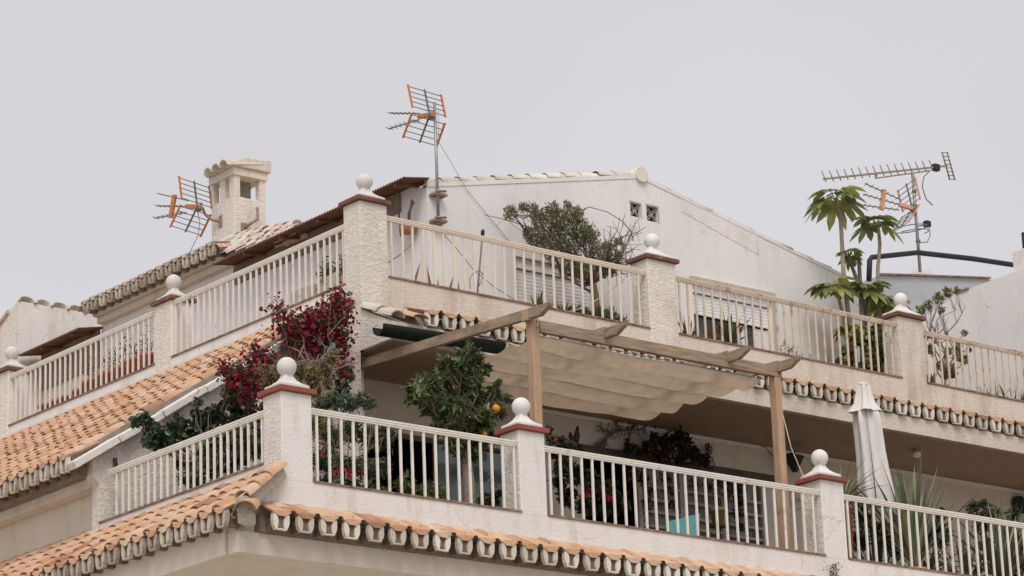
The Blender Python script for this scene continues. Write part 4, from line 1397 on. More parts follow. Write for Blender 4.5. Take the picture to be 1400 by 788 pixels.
# slung canvas
can = thing('canopy', (7.2, 2.2, 13.8), 'sagging beige canvas shade slung in waves beneath the pergola', 'canopy')
mb = MB()
nu, nv, waves = 24, 60, 5
cy0, cy1_ = 0.84, 3.70
vs, fs = [], []
for s_ in (0, 0.004):
    for j in range(nv + 1):
        v = j / nv
        wv = abs(sin(pi * v * waves))
        for i in range(nu + 1):
            u = i / nu
            x = 5.02 + (9.52 - 5.02) * u + 0.03 * sin(v * 9)
            y = cy0 + (cy1_ - cy0) * v
            sag = (0.112 - 0.02 * v) * wv * (0.85 + 0.3 * sin(3 * u + j // 12 * 1.7) * 0.5)
            z = 13.885 - 0.015 * u - sag - 0.012 * sin(pi * u) + 0.012 * sin(11 * u + 5 * v) + 0.008 * sin(37 * u + 3 * sin(9 * v)) * wv
            vs.append((x, y, z + s_))
W = nu + 1
o = W * (nv + 1)
for j in range(nv):
    for i in range(nu):
        a = j * W + i
        fs.append((a, a + W, a + W + 1, a + 1))
        fs.append((o + a, o + a + 1, o + a + W + 1, o + a + W))
mb.add(vs, fs, 0, True)
mb.build('canvas', 'cloth', can)
for k in range(waves + 1):
    y = cy0 + (cy1_ - cy0) * k / waves
    MB().tube([(4.98, y, 13.895), (9.60, y, 13.878)], 0.009, 6).build('rod', 'steel', can)

# rope beside the right hand post
tag(MB().tube([(9.69, 0.575, 13.25), (9.74, 0.50, 12.75), (9.81, 0.36, 12.3), (9.86, 0.25, 11.95), (9.84, 0.26, 11.5), (9.80, 0.25, 11.35), (9.78, 0.27, 11.6)], 0.007, 6).build('rope', 'rail_old'), 'thin pale rope hanging beside the right hand pergola post', 'rope')


# ---------------------------------------------------------------- aerials
def aerial(name, mount, r, b, sc, label, plastic='orange_pl', n_rod=5, booms=2, pole=None, tilt=8, plate=False):
    r = Vector(r).normalized()
    b = Vector(b)
    b = (b - r * b.dot(r)).normalized()
    u = r.cross(b)
    if u.z < 0:
        u = -u
    b = (b * cos(RAD(tilt)) + u * sin(RAD(tilt))).normalized()
    u = r.cross(b)
    if u.z < 0:
        u = -u
    m = Vector(mount)
    t = thing(name, m, label, 'antenna')
    hw = 0.36 * sc
    # two reflector panels opening forwards like a V
    for sgn in (1, -1):
        pd = (u * sgn * 0.93 + b * 0.38).normalized()
        p0 = m + b * 0.04 * sc + pd * 0.05 * sc
        Lp = 0.42 * sc
        for s_, mt_ in ((-1, plastic), (1, plastic)):
            MB().beam(p0 + r * hw * s_, p0 + r * hw * s_ + pd * Lp, 0.030 * sc, 0.022 * sc, up=tuple(b)).build('panel_edge', mt_, t)
        MB().beam(p0, p0 + pd * Lp, 0.026 * sc, 0.02 * sc, up=tuple(b)).build('panel_rib', 'dark_steel', t)
        for k in range(n_rod):
            q = p0 + pd * (Lp * (k + 0.25) / (n_rod - 0.4))
            MB().tube([q - r * (hw - 0.004), q + r * (hw - 0.004)], 0.0075 * sc, 5).build('reflector_rod', 'dark_steel', t)
    MB().beam(m - b * 0.05 * sc, m + b * 0.30 * sc, 0.07 * sc, 0.07 * sc).build('mount_arm', plastic, t, bevel=0.01)
    MB().lathe((0, 0, 0), [(0.04 * sc, -0.06 * sc), (0.085 * sc, -0.045 * sc), (0.09 * sc, 0.04 * sc), (0.05 * sc, 0.07 * sc)], 12).build('dipole_box', plastic, t).matrix_basis = Matrix.Translation(b * 0.26 * sc) @ b.to_track_quat('Z', 'Y').to_matrix().to_4x4()
    for k in range(booms):
        f = (k - (booms - 1) / 2)
        s0 = m + b * 0.28 * sc + u * f * 0.10 * sc
        e0 = m + b * 1.0 * sc + u * f * (0.26 if booms == 2 else 0.21) * sc
        bo = MB().beam(s0, e0, 0.017 * sc, 0.017 * sc).build('boom', 'dark_steel', t)
        for j in range(7):
            q = s0 + (e0 - s0) * ((j + 0.7) / 7)
            MB().tube([q - r * 0.085 * sc, q + r * 0.085 * sc], 0.006 * sc, 5).build('director', 'dark_steel', bo)
    if plate:
        c = m + b * 0.62 * sc
        MB().beam(c - u * 0.20 * sc, c + u * 0.20 * sc, 0.05 * sc, 0.09 * sc, up=tuple(b)).build('boom_clamp', plastic, t, bevel=0.015)
    MB().tube([m - u * 0.07 * sc, m + u * 0.07 * sc], 0.05 * sc, 10).build('mast_clamp', 'dark_steel', t)
    return t


# the one on the mast by the gable
mA = on(593, 158, 'y', 6.08)
a2 = aerial('tv_antenna', mA + np.array([-0.05, 0, 0]), (0.71, 0.07, 0.0), (-0.10, 0.99, 0), 1.05, 'orange-edged television antenna on the steel mast by the gable corner', booms=2, tilt=10)
mb0, mb1 = on(599.5, 306, 'y', 6.08), on(594, 140, 'y', 6.08)
mast = thing('mast', mb0, 'grey steel mast clamped to the gable wall by two brackets', 'mast')
MB().tube([mb0, mb1], 0.026, 10).build('pole', 'steel', mast)
for py in (266, 302):
    c = on(599, py, 'y', 6.08)
    MB().box(c[0] - 0.10, c[0] + 0.16, c[1] - 0.05, 6.198, c[2] - 0.02, c[2] + 0.02).tube([c + np.array([-0.09, -0.05, 0.03]), c + np.array([0.12, -0.06, 0.06])], 0.022, 6).build('bracket', 'rust_steel', mast)
c = [on(599, 150, 'y', 6.05), on(600, 195, 'y', 6.0), on(612, 215, 'y', 6.1), on(640, 262, 'y', 6.17), on(700, 335, 'y', 6.17)]
tag(MB().tube(c, 0.0045, 5).build('cable', 'rust_steel'), 'thin grey cable running down from the mast across the gable', 'cable')

# the one on the chimney
mC = on(272, 283, 'x', 7.22)
aerial('tv_antenna', mC, (0.79, 0.18, 0.0), (-0.22, 0.98, 0), 1.10, 'orange-edged television antenna bracketed to the left side of the chimney', booms=3, tilt=14, plate=True)
c0 = on(302, 303, 'x', 7.598)
MB_arm = MB().tube([c0, on(290, 301, 'x', 7.5), on(281, 294, 'x', 7.4), on(277, 285, 'x', 7.3), mC], 0.028, 8)
MB_arm.box(c0[0] - 0.02, c0[0] - 0.001, c0[1] - 0.05, c0[1] + 0.05, c0[2] - 0.11, c0[2] + 0.11)
tag(MB_arm.build('antenna_bracket', 'rust_steel'), 'curved rusty pipe bracket holding the antenna on the chimney', 'bracket')
c = [on(270, 288, 'x', 7.22), on(273, 305, 'x', 7.2), on(271, 322, 'x', 7.1), on(262, 340, 'x', 6.95), on(257, 353, 'x', 6.85)]
tag(MB().tube(c, 0.009, 5).build('cable', 'cable'), 'grey cable dropping from the chimney antenna to the eave tiles', 'cable')

# the cluster on the right hand mast
RY = 9.3
rb, rt_ = on(1258, 372, 'y', RY), on(1247.5, 236, 'y', RY)
rm_ = thing('mast', rb, 'pale steel mast at the right above the grey shed, carrying three antennas', 'mast')
MB().tube([rb, rt_], 0.034, 10).build('pole', 'steel', rm_)
for py in (262, 282, 330):
    c = on(1248 + (py - 236) * 0.077, py, 'y', RY)
    MB().tube([c - np.array([0, 0, 0.03]), c + np.array([0, 0, 0.03])], 0.05, 8).build('clamp', 'dark_steel', rm_)
y0, y1 = on(1126, 245, 'y', RY), on(1295, 227, 'y', RY)
yg = thing('tv_antenna', on(1248, 237, 'y', RY), 'long many-element yagi antenna on top of the right hand mast', 'antenna')
MB().beam(y0, y1, 0.035, 0.035).build('boom', 'rust_steel', yg)
yv = Vector(y1 - y0).normalized()
el = Vector((0.25, 0.9, 0.32)).normalized()
ed = Vector((-0.28, 0.15, 0.95)).normalized()
for k in range(16):
    q = Vector(y0) + (Vector(y1) - Vector(y0)) * (0.01 + 0.0575 * k)
    MB().tube([q - ed * 0.07, q + ed * 0.17], 0.012, 5).build('director', 'dark_steel', yg)
sa, sb = on(1197, 244, 'y', RY), on(1272, 233.5, 'y', RY)
MB().beam(sa, sb, 0.026, 0.026).beam(sa, on(1197, 239, 'y', RY), 0.024, 0.024).build('support_bar', 'rust_steel', yg)
q = on(1280, 230.5, 'y', RY)
MB().box(q[0] - 0.09, q[0] + 0.07, RY - 0.06, RY + 0.06, q[2] - 0.06, q[2] + 0.09).build('dipole_box', 'black', yg, bevel=0.02)
for s_ in (-1, 1):
    p0 = Vector(on(1296, 227, 'y', RY)) + el * 0.0
    pa_ = p0 + Vector((-0.07, 0.0, 0.29)) + el * 0.10 * s_
    pb_ = p0 + Vector((0.10, 0.0, -0.29)) + el * 0.10 * s_
    MB().tube([pa_, pb_], 0.016, 5).build('reflector_rib', 'rust_steel', yg)
for k in range(8):
    z_ = -0.28 + 0.08 * k
    c = Vector(on(1296, 227, 'y', RY)) + Vector((0.015 - 0.29 * z_, 0, z_))
    MB().tube([c - el * 0.14, c + el * 0.14], 0.009, 5).build('reflector_rod', 'rust_steel', yg)
mR = on(1250, 286, 'y', RY - 0.04)
aerial('tv_antenna', mR, (0.30, 0.80, 0.0), (-0.93, 0.12, 0.0), 1.15, 'faded pink-orange antenna with three booms, below the long yagi', plastic='pink_pl', booms=3, tilt=12, plate=True)
lc = on(1245, 313, 'y', RY)
lp = MB()
pts = [(lc[0] + 0.36 * cos(a) - 0.03, lc[1] + 0.36 * sin(a), lc[2] + 0.05 * cos(a)) for a in [2 * pi * k / 20 for k in range(21)]]
lp.tube(pts, 0.011, 5, cap=False)
pts = [(lc[0] + 0.36 * cos(a) + 0.0, lc[1] + 0.36 * sin(a), lc[2] - 0.10 + 0.05 * cos(a)) for a in [pi + 0.2 + pi * 0.9 * k / 14 for k in range(15)]]
lp.tube(pts, 0.011, 5)
loop = thing('loop_antenna', lc, 'round radio loop antenna halfway down the right hand mast', 'antenna')
lp.build('loop', 'dark_steel', loop)
q = on(1268, 307, 'y', RY)
MB().box(q[0] - 0.08, q[0] + 0.06, RY - 0.06, RY + 0.06, q[2] - 0.06, q[2] + 0.07).build('junction_box', 'black', loop, bevel=0.02)
MB().beam(on(1252, 310, 'y', RY), q, 0.025, 0.025).build('arm', 'dark_steel', loop)
tag(MB().tube([on(p[0], p[1], 'y', RY - 0.05) for p in ((1272, 233), (1263, 242), (1261, 256), (1266, 272), (1275, 281))], 0.013, 5).build('cable', 'cable'), 'loose dark cable drooping from the right hand yagi', 'cable')
tag(MB().tube([on(p[0], p[1], 'y', RY - 0.05) for p in ((1270, 310), (1272, 322), (1268, 331), (1258, 332))], 0.011, 5).build('cable', 'cable'), 'short cable loop below the round radio antenna', 'cable')
pp = [on(p[0], p[1], 'y', RY - 0.3) for p in ((1188, 384), (1189, 356), (1192, 352), (1222, 349), (1255, 345.5), (1262, 346.5), (1330, 354), (1396, 364))]
tag(MB().tube(pp, 0.055, 8).build('conduit', 'black'), 'thick black conduit bending up and across behind the right terrace', 'pipe')

# ---------------------------------------------------------------- closed parasol
ptop = on(1182, 526, 'y', 2.0)
pbx = ptop[0] - 0.03
par = thing('parasol', (pbx, 2.0, 10.75), 'closed white parasol standing furled on the lower terrace', 'parasol')
MB().tube([(pbx, 2.0, 10.80), (pbx, 2.0, 14.56)], 0.024, 10).build('pole', 'steel', par)
MB().lathe((pbx, 2.0, 10.75), [(0.26, 0.0), (0.26, 0.05), (0.06, 0.09), (0.045, 0.28)], 18).build('base', 'concrete', par)
def cloth_cone(name, prof, folds, amp, lean=0.0, n=48):
    mb = MB()
    vs, fs = [], []
    for s_ in (0, 1):
        for r, z in prof:
            for k in range(n):
                a = 2 * pi * k / n
                rr = max(0.012, r * (1 + amp * sin(folds * a + 0.6) + 0.35 * amp * sin(2.3 * folds * a + z)) - 0.006 * s_)
                vs.append((pbx + rr * cos(a) + lean * (ptop[2] - z), 2.0 + rr * sin(a), z))
    m_ = len(prof)
    for s_ in (0, 1):
        for i in range(m_ - 1):
            for k in range(n):
                k2 = (k + 1) % n
                b = s_ * m_ * n
                f = (b + i * n + k, b + i * n + k2, b + (i + 1) * n + k2, b + (i + 1) * n + k)
                fs.append(f if s_ == 0 else f[::-1])
    mb.add(vs, fs, 0, True)
    return mb.build(name, 'parasol', par)
zt_ = ptop[2]
cloth_cone('vent_flap', [(0.10, zt_ - 0.02), (0.115, zt_ - 0.15), (0.155, zt_ - 0.33), (0.25, zt_ - 0.48)], 5, 0.18)
cloth_cone('canopy', [(0.08, zt_ - 0.30), (0.185, zt_ - 0.50), (0.205, zt_ - 0.62), (0.205, zt_ - 0.85), (0.21, zt_ - 1.15), (0.225, zt_ - 1.42), (0.245, zt_ - 1.66), (0.265, zt_ - 1.86), (0.25, zt_ - 2.0)], 4, 0.26, lean=0.055)
MB().tube([(pbx - 0.15, 1.84, zt_ - 0.48), (pbx - 0.13, 1.81, zt_ - 1.2), (pbx - 0.10, 1.80, zt_ - 1.95)], 0.011, 6).build('rib', 'steel', par)
MB().lathe((pbx, 2.0, zt_), [(0.09, -0.03), (0.10, 0.0), (0.05, 0.03)], 12).build('finial', 'rail', par)

# ================================================================== PLANTS AND SMALL THINGS
def plant(name, base, label, cat, group=None):
    return thing(name, base, label, cat, group)


def bush(t, blobs, ax, val, n, size, mats, weights=None, flat=0.8, jit=0.15, aspect=0.45, droop=0.25, name='foliage', shell=0.4, spread=0.8, scatter=0.03):
    P, d, cs, rs = blob_points(blobs, ax, val, n, flat, jit, shell)
    P = P + rng.normal(size=P.shape) * scatter
    leaves(P, d, size, aspect, droop, mats, weights, name, t, spread)
    return cs, rs


# olive-leaved tree on the upper terrace
ty = 5.45
tb = on(817, 452, 'y', ty)
t = plant('olive_tree', (tb[0], ty, 15.37), 'bushy grey green olive-leaved tree with bare twigs on its right side, on the upper terrace', 'tree')
bl = [(700, 291, 13), (716, 284, 9), (694, 296, 6), (728, 286, 11), (738, 300, 18), (756, 288, 15), (765, 303, 22), (785, 294, 17), (795, 318, 24), (765, 328, 26), (738, 324, 17), (722, 318, 11), (815, 345, 20), (780, 352, 20), (832, 338, 11), (830, 360, 11), (800, 368, 16), (770, 372, 8), (748, 342, 15), (726, 328, 10), (788, 374, 12), (846, 350, 9), (808, 322, 15), (776, 281, 8), (845, 330, 7)]
P, d, cs, rs = blob_points(bl, 'y', ty, 6200, 0.8, 0.25, 0.2)
leaves(P, d, 0.078, 0.26, -0.45, ('olive', 'olive_l', 'brown_l'), [0.55, 0.30, 0.15], 'foliage', t, 0.75)
tr = MB()
fork = on(811, 388, 'y', ty)
tr.tube([tb, on(815, 425, 'y', ty), on(813, 405, 'y', ty), fork], [0.085, 0.08, 0.075, 0.06], 8)
tr.build('trunk', 'bark', t)
lm = MB()
twigs(lm, fork, cs, rs, 0.028, 5)
for _ in range(34):
    e = on(random.uniform(825, 884), random.uniform(296, 378), 'y', ty + random.uniform(-0.4, 0.4))
    s = on(random.uniform(812, 835), random.uniform(355, 385), 'y', ty)
    pts = wob(s, e, 5, 0.10)
    lm.tube(pts, [0.014, 0.012, 0.010, 0.008, 0.006, 0.004], 4)
    for _k in range(3):
        a = pts[random.choice((2, 3, 4))]
        lm.tube(wob(a, np.array(a) + rng.normal(size=3) * 0.16 + np.array([0.05, 0, 0.06]), 2, 0.1), [0.006, 0.005, 0.003], 4)
lm.tube([on(p[0], p[1], 'y', ty - 0.1) for p in ((788, 295), (805, 283), (830, 290), (850, 302), (862, 316), (866, 330))], 0.009, 4)
lm.tube([on(p[0], p[1], 'y', ty - 0.1) for p in ((662, 294), (680, 298), (700, 303), (735, 315), (770, 345))], [0.005, 0.007, 0.009, 0.012, 0.016], 4)
lm.tube([on(p[0], p[1], 'y', ty - 0.1) for p in ((809, 400), (795, 392), (775, 380), (755, 372))], [0.028, 0.024, 0.016, 0.008], 5)
lm.build('branches', 'bark', t)

# citrus tree on the lower terrace
cy = 1.7
cb = on(640, 700, 'y', cy)
t = plant('orange_tree', (cb[0], cy, 10.75), 'dark leafy orange tree bearing a few ripe oranges in front of the teal glass door', 'tree')
bl = [(630, 487, 13), (612, 500, 15), (650, 488, 12), (663, 506, 9), (680, 524, 7), (692, 545, 5), (571, 512, 5), (604, 488, 6), (560, 530, 6), (640, 470, 6), (625, 500, 17), (646, 502, 18), (640, 522, 24), (604, 524, 20), (576, 525, 13), (561, 545, 9), (588, 528, 19), (572, 540, 15), (592, 552, 22), (617, 560, 25), (650, 548, 25), (675, 540, 13), (683, 562, 11), (660, 575, 22), (630, 585, 26), (602, 582, 16), (655, 595, 20), (640, 620, 18), (618, 608, 14), (672, 598, 12)]
P, d, cs, rs = blob_points(bl, 'y', cy, 3300, 0.95, 0.4, 0.1)
leaves(P, d, 0.155, 0.40, 0.35, ('citrus', 'citrus_l'), [0.8, 0.2], 'foliage', t, 0.85, 'stuff', 0.5)
fork = on(638, 612, 'y', cy)
MB().tube([(cb[0], cy, 10.75), on(642, 665, 'y', cy), on(639, 640, 'y', cy), fork], [0.10, 0.085, 0.075, 0.06], 9).build('trunk', 'pale_bark', t)
lm = MB()
twigs(lm, fork, cs, rs, 0.026, 3)
lm.build('branches', 'bark', t)
for px, py, dy in ((678, 559, -0.22), (661, 594, -0.30)):
    MB().ball(on(px, py, 'y', cy + dy), 0.062, 14).build('orange', 'orange', t)

# bougainvillea climbing at the upper corner
by_ = 4.05
bb = on(448, 600, 'y', 3.6)
t = plant('bougainvillea', (bb[0], 3.6, 10.75), 'crimson bougainvillea climbing the upper corner pillar and spilling over the white verge', 'climber')
bl = [(463, 402, 8, by_), (458, 416, 12, by_), (449, 432, 14, by_), (466, 436, 11, by_), (432, 436, 13, by_), (421, 448, 16, by_), (440, 455, 19, by_), (462, 462, 13, by_), (405, 452, 12, by_), (398, 440, 9, by_), (380, 418, 6, by_), (379, 432, 6, by_), (386, 447, 8, by_), (412, 472, 16, by_), (436, 478, 15, by_), (468, 482, 7, by_), (391, 462, 9, by_), (352, 487, 12, 3.3), (365, 492, 9, 3.3), (310, 503, 9, 3.2), (325, 515, 15, 3.2), (345, 512, 12, 3.2), (318, 528, 12, 3.2), (350, 530, 14, 3.0), (372, 522, 11, 3.0), (335, 540, 10, 3.0), (378, 545, 13, 2.8), (395, 535, 10, 2.8), (466, 508, 9, 3.4), (472, 498, 6, 3.6)]
bl = [(a, b_, r_, y_ - 3.6) for a, b_, r_, y_ in bl]
cs, rs = bush(t, bl, 'y', 3.6, 4800, 0.068, ('red', 'red_l', 'ivy', 'ivy_l'), [0.48, 0.2, 0.2, 0.12], 0.7, 0, 0.78, 0.3, 'bracts', 0.0, 1.6, 0.085)
gl_ = [(b[0] + 1, b[1] + 4, b[2] * 0.9, b[3] + 0.12) for b in bl] + [(405, 555, 12, -0.9), (340, 556, 12, -0.6), (362, 560, 10, -0.7), (468, 530, 14, -0.3), (455, 545, 13, -0.4), (478, 515, 9, -0.2), (440, 560, 13, -0.6), (325, 545, 11, -0.4), (310, 540, 9, -0.4), (470, 548, 9, -0.3)]
P, d, _, _ = blob_points(gl_, 'y', 3.6, 3000, 0.6, 0, 0.0)
leaves(P, d, 0.08, 0.55, 0.3, ('ivy', 'ivy_l', 'dry', 'brown_l'), [0.5, 0.2, 0.15, 0.15], 'green_leaves', t)
lm = MB()
root = on(440, 560, 'y', 3.8)
twigs(lm, root, cs, rs, 0.013, 2)
lm.tube(wob((bb[0], 3.6, 10.75), root, 5, 0.08), 0.045, 7)
for a, b_ in (((395, 498), (478, 492)), ((338, 500), (420, 497)), ((430, 497), (452, 478)), ((452, 505), (492, 494)), ((408, 490), (415, 474))):
    lm.tube(wob(on(*a, 'y', 3.2), on(*b_, 'y', 3.2), 4, 0.04), [0.012, 0.011, 0.010, 0.009, 0.007], 5)
lm.build('stems', 'twig', t)

# dry creeper hanging across behind the corner pillar
t = plant('creeper', on(420, 520, 'y', 2.6), 'withered olive brown creeper hanging in a swag behind the lower corner ball', 'climber')
bl = [(360, 506, 9), (375, 514, 13), (392, 520, 12), (412, 510, 15), (428, 515, 17), (442, 508, 14), (452, 492, 9), (458, 482, 6), (430, 532, 13), (412, 535, 12), (448, 525, 9), (380, 532, 10), (362, 526, 10)]
P, d, cs, rs = blob_points(bl, 'y', 2.6, 2600, 0.7, 0.15, 0.15)
leaves(P, d, 0.06, 0.45, 0.6, ('dry', 'lime_l', 'brown_l', 'ivy'), [0.55, 0.12, 0.2, 0.13], 'foliage', t)
lm = MB()
twigs(lm, on(420, 500, 'y', 2.6), cs, rs, 0.009, 4)
lm.build('stems', 'twig', t)

# green leaves below it and behind the first railing
t = plant('shrub', on(470, 690, 'y', 1.3) * np.array([1, 1, 0]) + np.array([0, 0, 10.75]), 'dark green shrub behind the first lower railing, right of the corner pillar', 'shrub', 'shrubs on the lower terrace')
bl = [(440, 560, 12), (455, 552, 14), (475, 552, 15), (492, 548, 12), (505, 553, 8), (438, 585, 14), (455, 600, 18), (480, 590, 18), (505, 600, 17), (525, 602, 14), (442, 630, 18), (468, 640, 20), (495, 640, 18), (520, 640, 16), (445, 665, 16), (480, 668, 16), (512, 672, 14), (530, 590, 10)]
cs, rs = bush(t, bl, 'y', 1.3, 3400, 0.12, ('ivy', 'ivy_l', 'yucca'), [0.6, 0.22, 0.18], 0.9, 0.3, 0.22, 0.1)
lm = MB()
twigs(lm, on(470, 690, 'y', 1.3), cs, rs, 0.014, 3)
lm.build('stems', 'twig', t)
t = plant('geranium', on(490, 690, 'y', 0.75) * np.array([1, 1, 0]) + np.array([0, 0, 10.75]), 'potted red geraniums behind the first lower railing', 'flowers')
bl = [(476, 645, 5), (482, 652, 4), (498, 644, 4), (492, 648, 4), (440, 618, 4), (446, 606, 3), (436, 606, 3), (460, 645, 4)]
bush(t, bl, 'y', 0.75, 100, 0.038, ('redflower', 'red_l'), None, 1.0, 0.1, 0.9, 0.0, 'petals', 0.1)
bush(t, [(480, 668, 12), (500, 672, 11), (462, 672, 11), (520, 678, 9)], 'y', 0.75, 700, 0.07, ('ivy_l', 'ivy'), None, 1.0, 0.1, 0.75, 0.0, 'foliage', 0.2)
c = on(488, 690, 'y', 0.75)
MB().lathe((c[0], 0.75, 10.76), [(0.11, 0), (0.15, 0.24), (0.165, 0.24), (0.165, 0.28), (0.13, 0.28), (0.125, 0.24)], 14).build('pot', 'terracotta_pot', t)
t = plant('trailing_plant', on(434, 570, 'y', 0.35), 'yellow green trailing sprigs hanging beside the lower corner pillar', 'plant')
bush(t, [(436, 570, 7), (432, 582, 7), (439, 586, 5), (434, 596, 5), (446, 566, 5)], 'y', 0.35, 320, 0.085, ('lime_l', 'ivy_l'), [0.7, 0.3], 0.8, 0.05, 0.28, 0.6, 'foliage', 0.1)
t = plant('fern', on(590, 700, 'y', 1.0) * np.array([1, 1, 0]) + np.array([0, 0, 10.75]), 'low bright green fern clump before the dark doorway', 'fern')
bush(t, [(548, 662, 8), (562, 668, 9), (578, 672, 9), (592, 670, 11), (606, 678, 8), (556, 650, 4)], 'y', 1.0, 800, 0.10, ('grass', 'ivy_l', 'lime_l'), [0.55, 0.3, 0.15], 0.9, 0.15, 0.2, -0.2, 'foliage', 0.1)
t = plant('potted_plant', on(690, 690, 'y', 1.0) * np.array([1, 1, 0]) + np.array([0, 0, 10.75]), 'small dark leafed pot plant in the corner beside the second lower pillar', 'plant')
bush(t, [(662, 684, 8), (675, 686, 8), (680, 676, 6)], 'y', 1.0, 260, 0.09, ('ivy',), None, 0.9, 0.1, 0.6, 0.0, 'foliage', 0.1)
MB().lathe((on(672, 690, 'y', 1.0)[0], 1.0, 10.76), [(0.1, 0), (0.14, 0.26), (0.12, 0.26)], 12).build('pot', 'terracotta_pot', t)

# dark vine against the rough wall, left terrace
vy = 3.7
t = plant('vine', on(270, 690, 'y', vy) * np.array([1, 1, 0]) + np.array([0, 0, 10.75]), 'dark green vine against the rough wall behind the short left railing', 'climber')
bl = [(186, 578, 7), (198, 574, 9), (207, 588, 12), (220, 598, 15), (238, 590, 15), (247, 578, 11), (232, 606, 15), (252, 602, 12), (265, 592, 11), (268, 562, 6), (272, 575, 10), (285, 572, 9), (292, 562, 8), (305, 556, 7), (300, 572, 10), (208, 604, 12), (283, 588, 10), (315, 548, 9), (325, 562, 12), (340, 560, 14), (345, 575, 12), (320, 578, 10), (268, 552, 4), (312, 535, 7)]
cs, rs = bush(t, bl, 'y', vy, 3000, 0.10, ('ivy', 'ivy_l'), [0.8, 0.2], 0.7, 0.15, 0.65, 0.35, 'foliage', 0.2)
lm = MB()
twigs(lm, on(272, 640, 'y', vy), cs, rs, 0.016, 2)
lm.tube(wob(on(272, 700, 'y', vy), on(272, 600, 'y', vy), 4, 0.05), 0.06, 7)
lm.tube([on(p[0], p[1], 'y', vy - 0.2) for p in ((262, 560), (264, 545), (272, 535), (268, 528))], 0.006, 4)
lm.build('stems', 'pale_bark', t)
t = plant('shrub', on(310, 660, 'x', 0.85) * np.array([1, 1, 0]) + np.array([0, 0, 10.75]), 'dense dark shrub filling the short left railing beside the corner pillar', 'shrub', 'shrubs on the lower terrace')
bl = [(262, 640, 11), (283, 620, 14), (300, 606, 15), (318, 602, 16), (335, 600, 15), (350, 590, 12), (290, 640, 14), (310, 632, 16), (330, 625, 14), (350, 615, 12), (255, 655, 10), (246, 632, 8), (270, 655, 10)]
cs, rs = bush(t, bl, 'x', 0.85, 2600, 0.10, ('ivy', 'brown_l', 'ivy_l'), [0.72, 0.12, 0.16], 0.9, 0.3, 0.5, 0.2)
lm = MB()
twigs(lm, on(305, 665, 'x', 0.85), cs, rs, 0.012, 3)
lm.build('stems', 'twig', t)
c = on(245, 672, 'x', 0.7)
tag(MB().lathe((0.7, c[1], 10.76), [(0.12, 0), (0.17, 0.42), (0.19, 0.42), (0.19, 0.48), (0.15, 0.48), (0.14, 0.42)], 14).build('clay_pot', 'terracotta_pot'), 'clay pot at the foot of the dark vine behind the short left railing', 'pot')
c0 = on(158, 636, 'y', 4.40)
tag(MB().tube([c0 - np.array([0, 0, 0.1]), c0, c0 + np.array([-0.01, 0, 0.10])], 0.032, 8).build('pipe_stub', 'black'), 'short black pipe stub on the rough wall above the left railing end', 'pipe')


# palmate-leaved plant by the right upper pillar
def palm_leaf(parent, base, direction, up, R, nl, mat, petiole=True):
    """one hand-shaped leaf: leaflets radiating from the end of its stalk"""
    d = Vector(direction).normalized()
    u = Vector(up).normalized()
    s_ = d.cross(u)
    if s_.length < 0.05:
        s_ = d.cross(Vector((1, 0, 0)))
    s_.normalize()
    u = s_.cross(d)
    mb = MB()
    b = Vector(base)
    for k in range(nl):
        a = (-1 + 2 * (k + 0.5) / nl) * 2.1
        ld = (d * cos(a) + s_ * sin(a))
        L = R * (0.72 + 0.33 * cos(a * 0.6)) * random.uniform(0.88, 1.1)
        side = (s_ * cos(a) - d * sin(a))
        vs = []
        p = b.copy()
        for i in range(5):
            v = i / 4
            w = R * 0.19 * (0.12, 0.6, 1.0, 0.9, 0.02)[i]
            q = p + ld * (L * v) - Vector((0, 0, 1)) * (L * 0.5 * v * v) + u * (0.10 * L * v)
            vs += [q - side * w, q - u * w * 0.25, q + side * w]
        fs = []
        for i in range(4):
            e = 3 * i
            fs += [(e, e + 1, e + 4, e + 3), (e + 1, e + 2, e + 5, e + 4)]
        mb.add(vs, fs, 0, True)
    return mb.build('leaf', mat, parent)


py_ = 5.5
pb_ = on(1182, 520, 'y', py_)
t = plant('palmate_tree', (pb_[0], py_, 15.37), 'tall bare-stemmed plant with tufts of palmate green leaves beside the right upper pillar', 'tree')
stems = [([(1172, 512), (1160, 430), (1153, 370), (1150, 310), (1147, 283), (1144, 272)], 0.062, 'pale_bark', (1141, 268, 40, 7)),
         ([(1206, 512), (1203, 430), (1200, 370), (1203, 335), (1201, 312)], 0.055, 'pale_bark', (1198, 306, 33, 7)),
         ([(1180, 520), (1179, 440), (1176, 390), (1174, 346)], 0.062, 'bark', None),
         ([(1192, 515), (1184, 430), (1174, 390), (1164, 362), (1160, 350)], 0.058, 'bark', (1162, 347, 19, 6)),
         ([(1166, 505), (1152, 430), (1146, 405), (1142, 395)], 0.045, 'pale_bark', (1138, 390, 33, 7)),
         ([(1198, 512), (1196, 450), (1208, 425), (1212, 412)], 0.06, 'bark', (1210, 410, 33, 8)),
         ([(1160, 515), (1164, 470), (1168, 450)], 0.035, 'bark', (1166, 446, 26, 7)),
         ([(1204, 515), (1204, 470), (1203, 455)], 0.035, 'bark', (1202, 450, 26, 7)),
         ([(1184, 515), (1186, 440), (1186, 400), (1186, 392)], 0.04, 'bark', (1184, 395, 33, 7))]
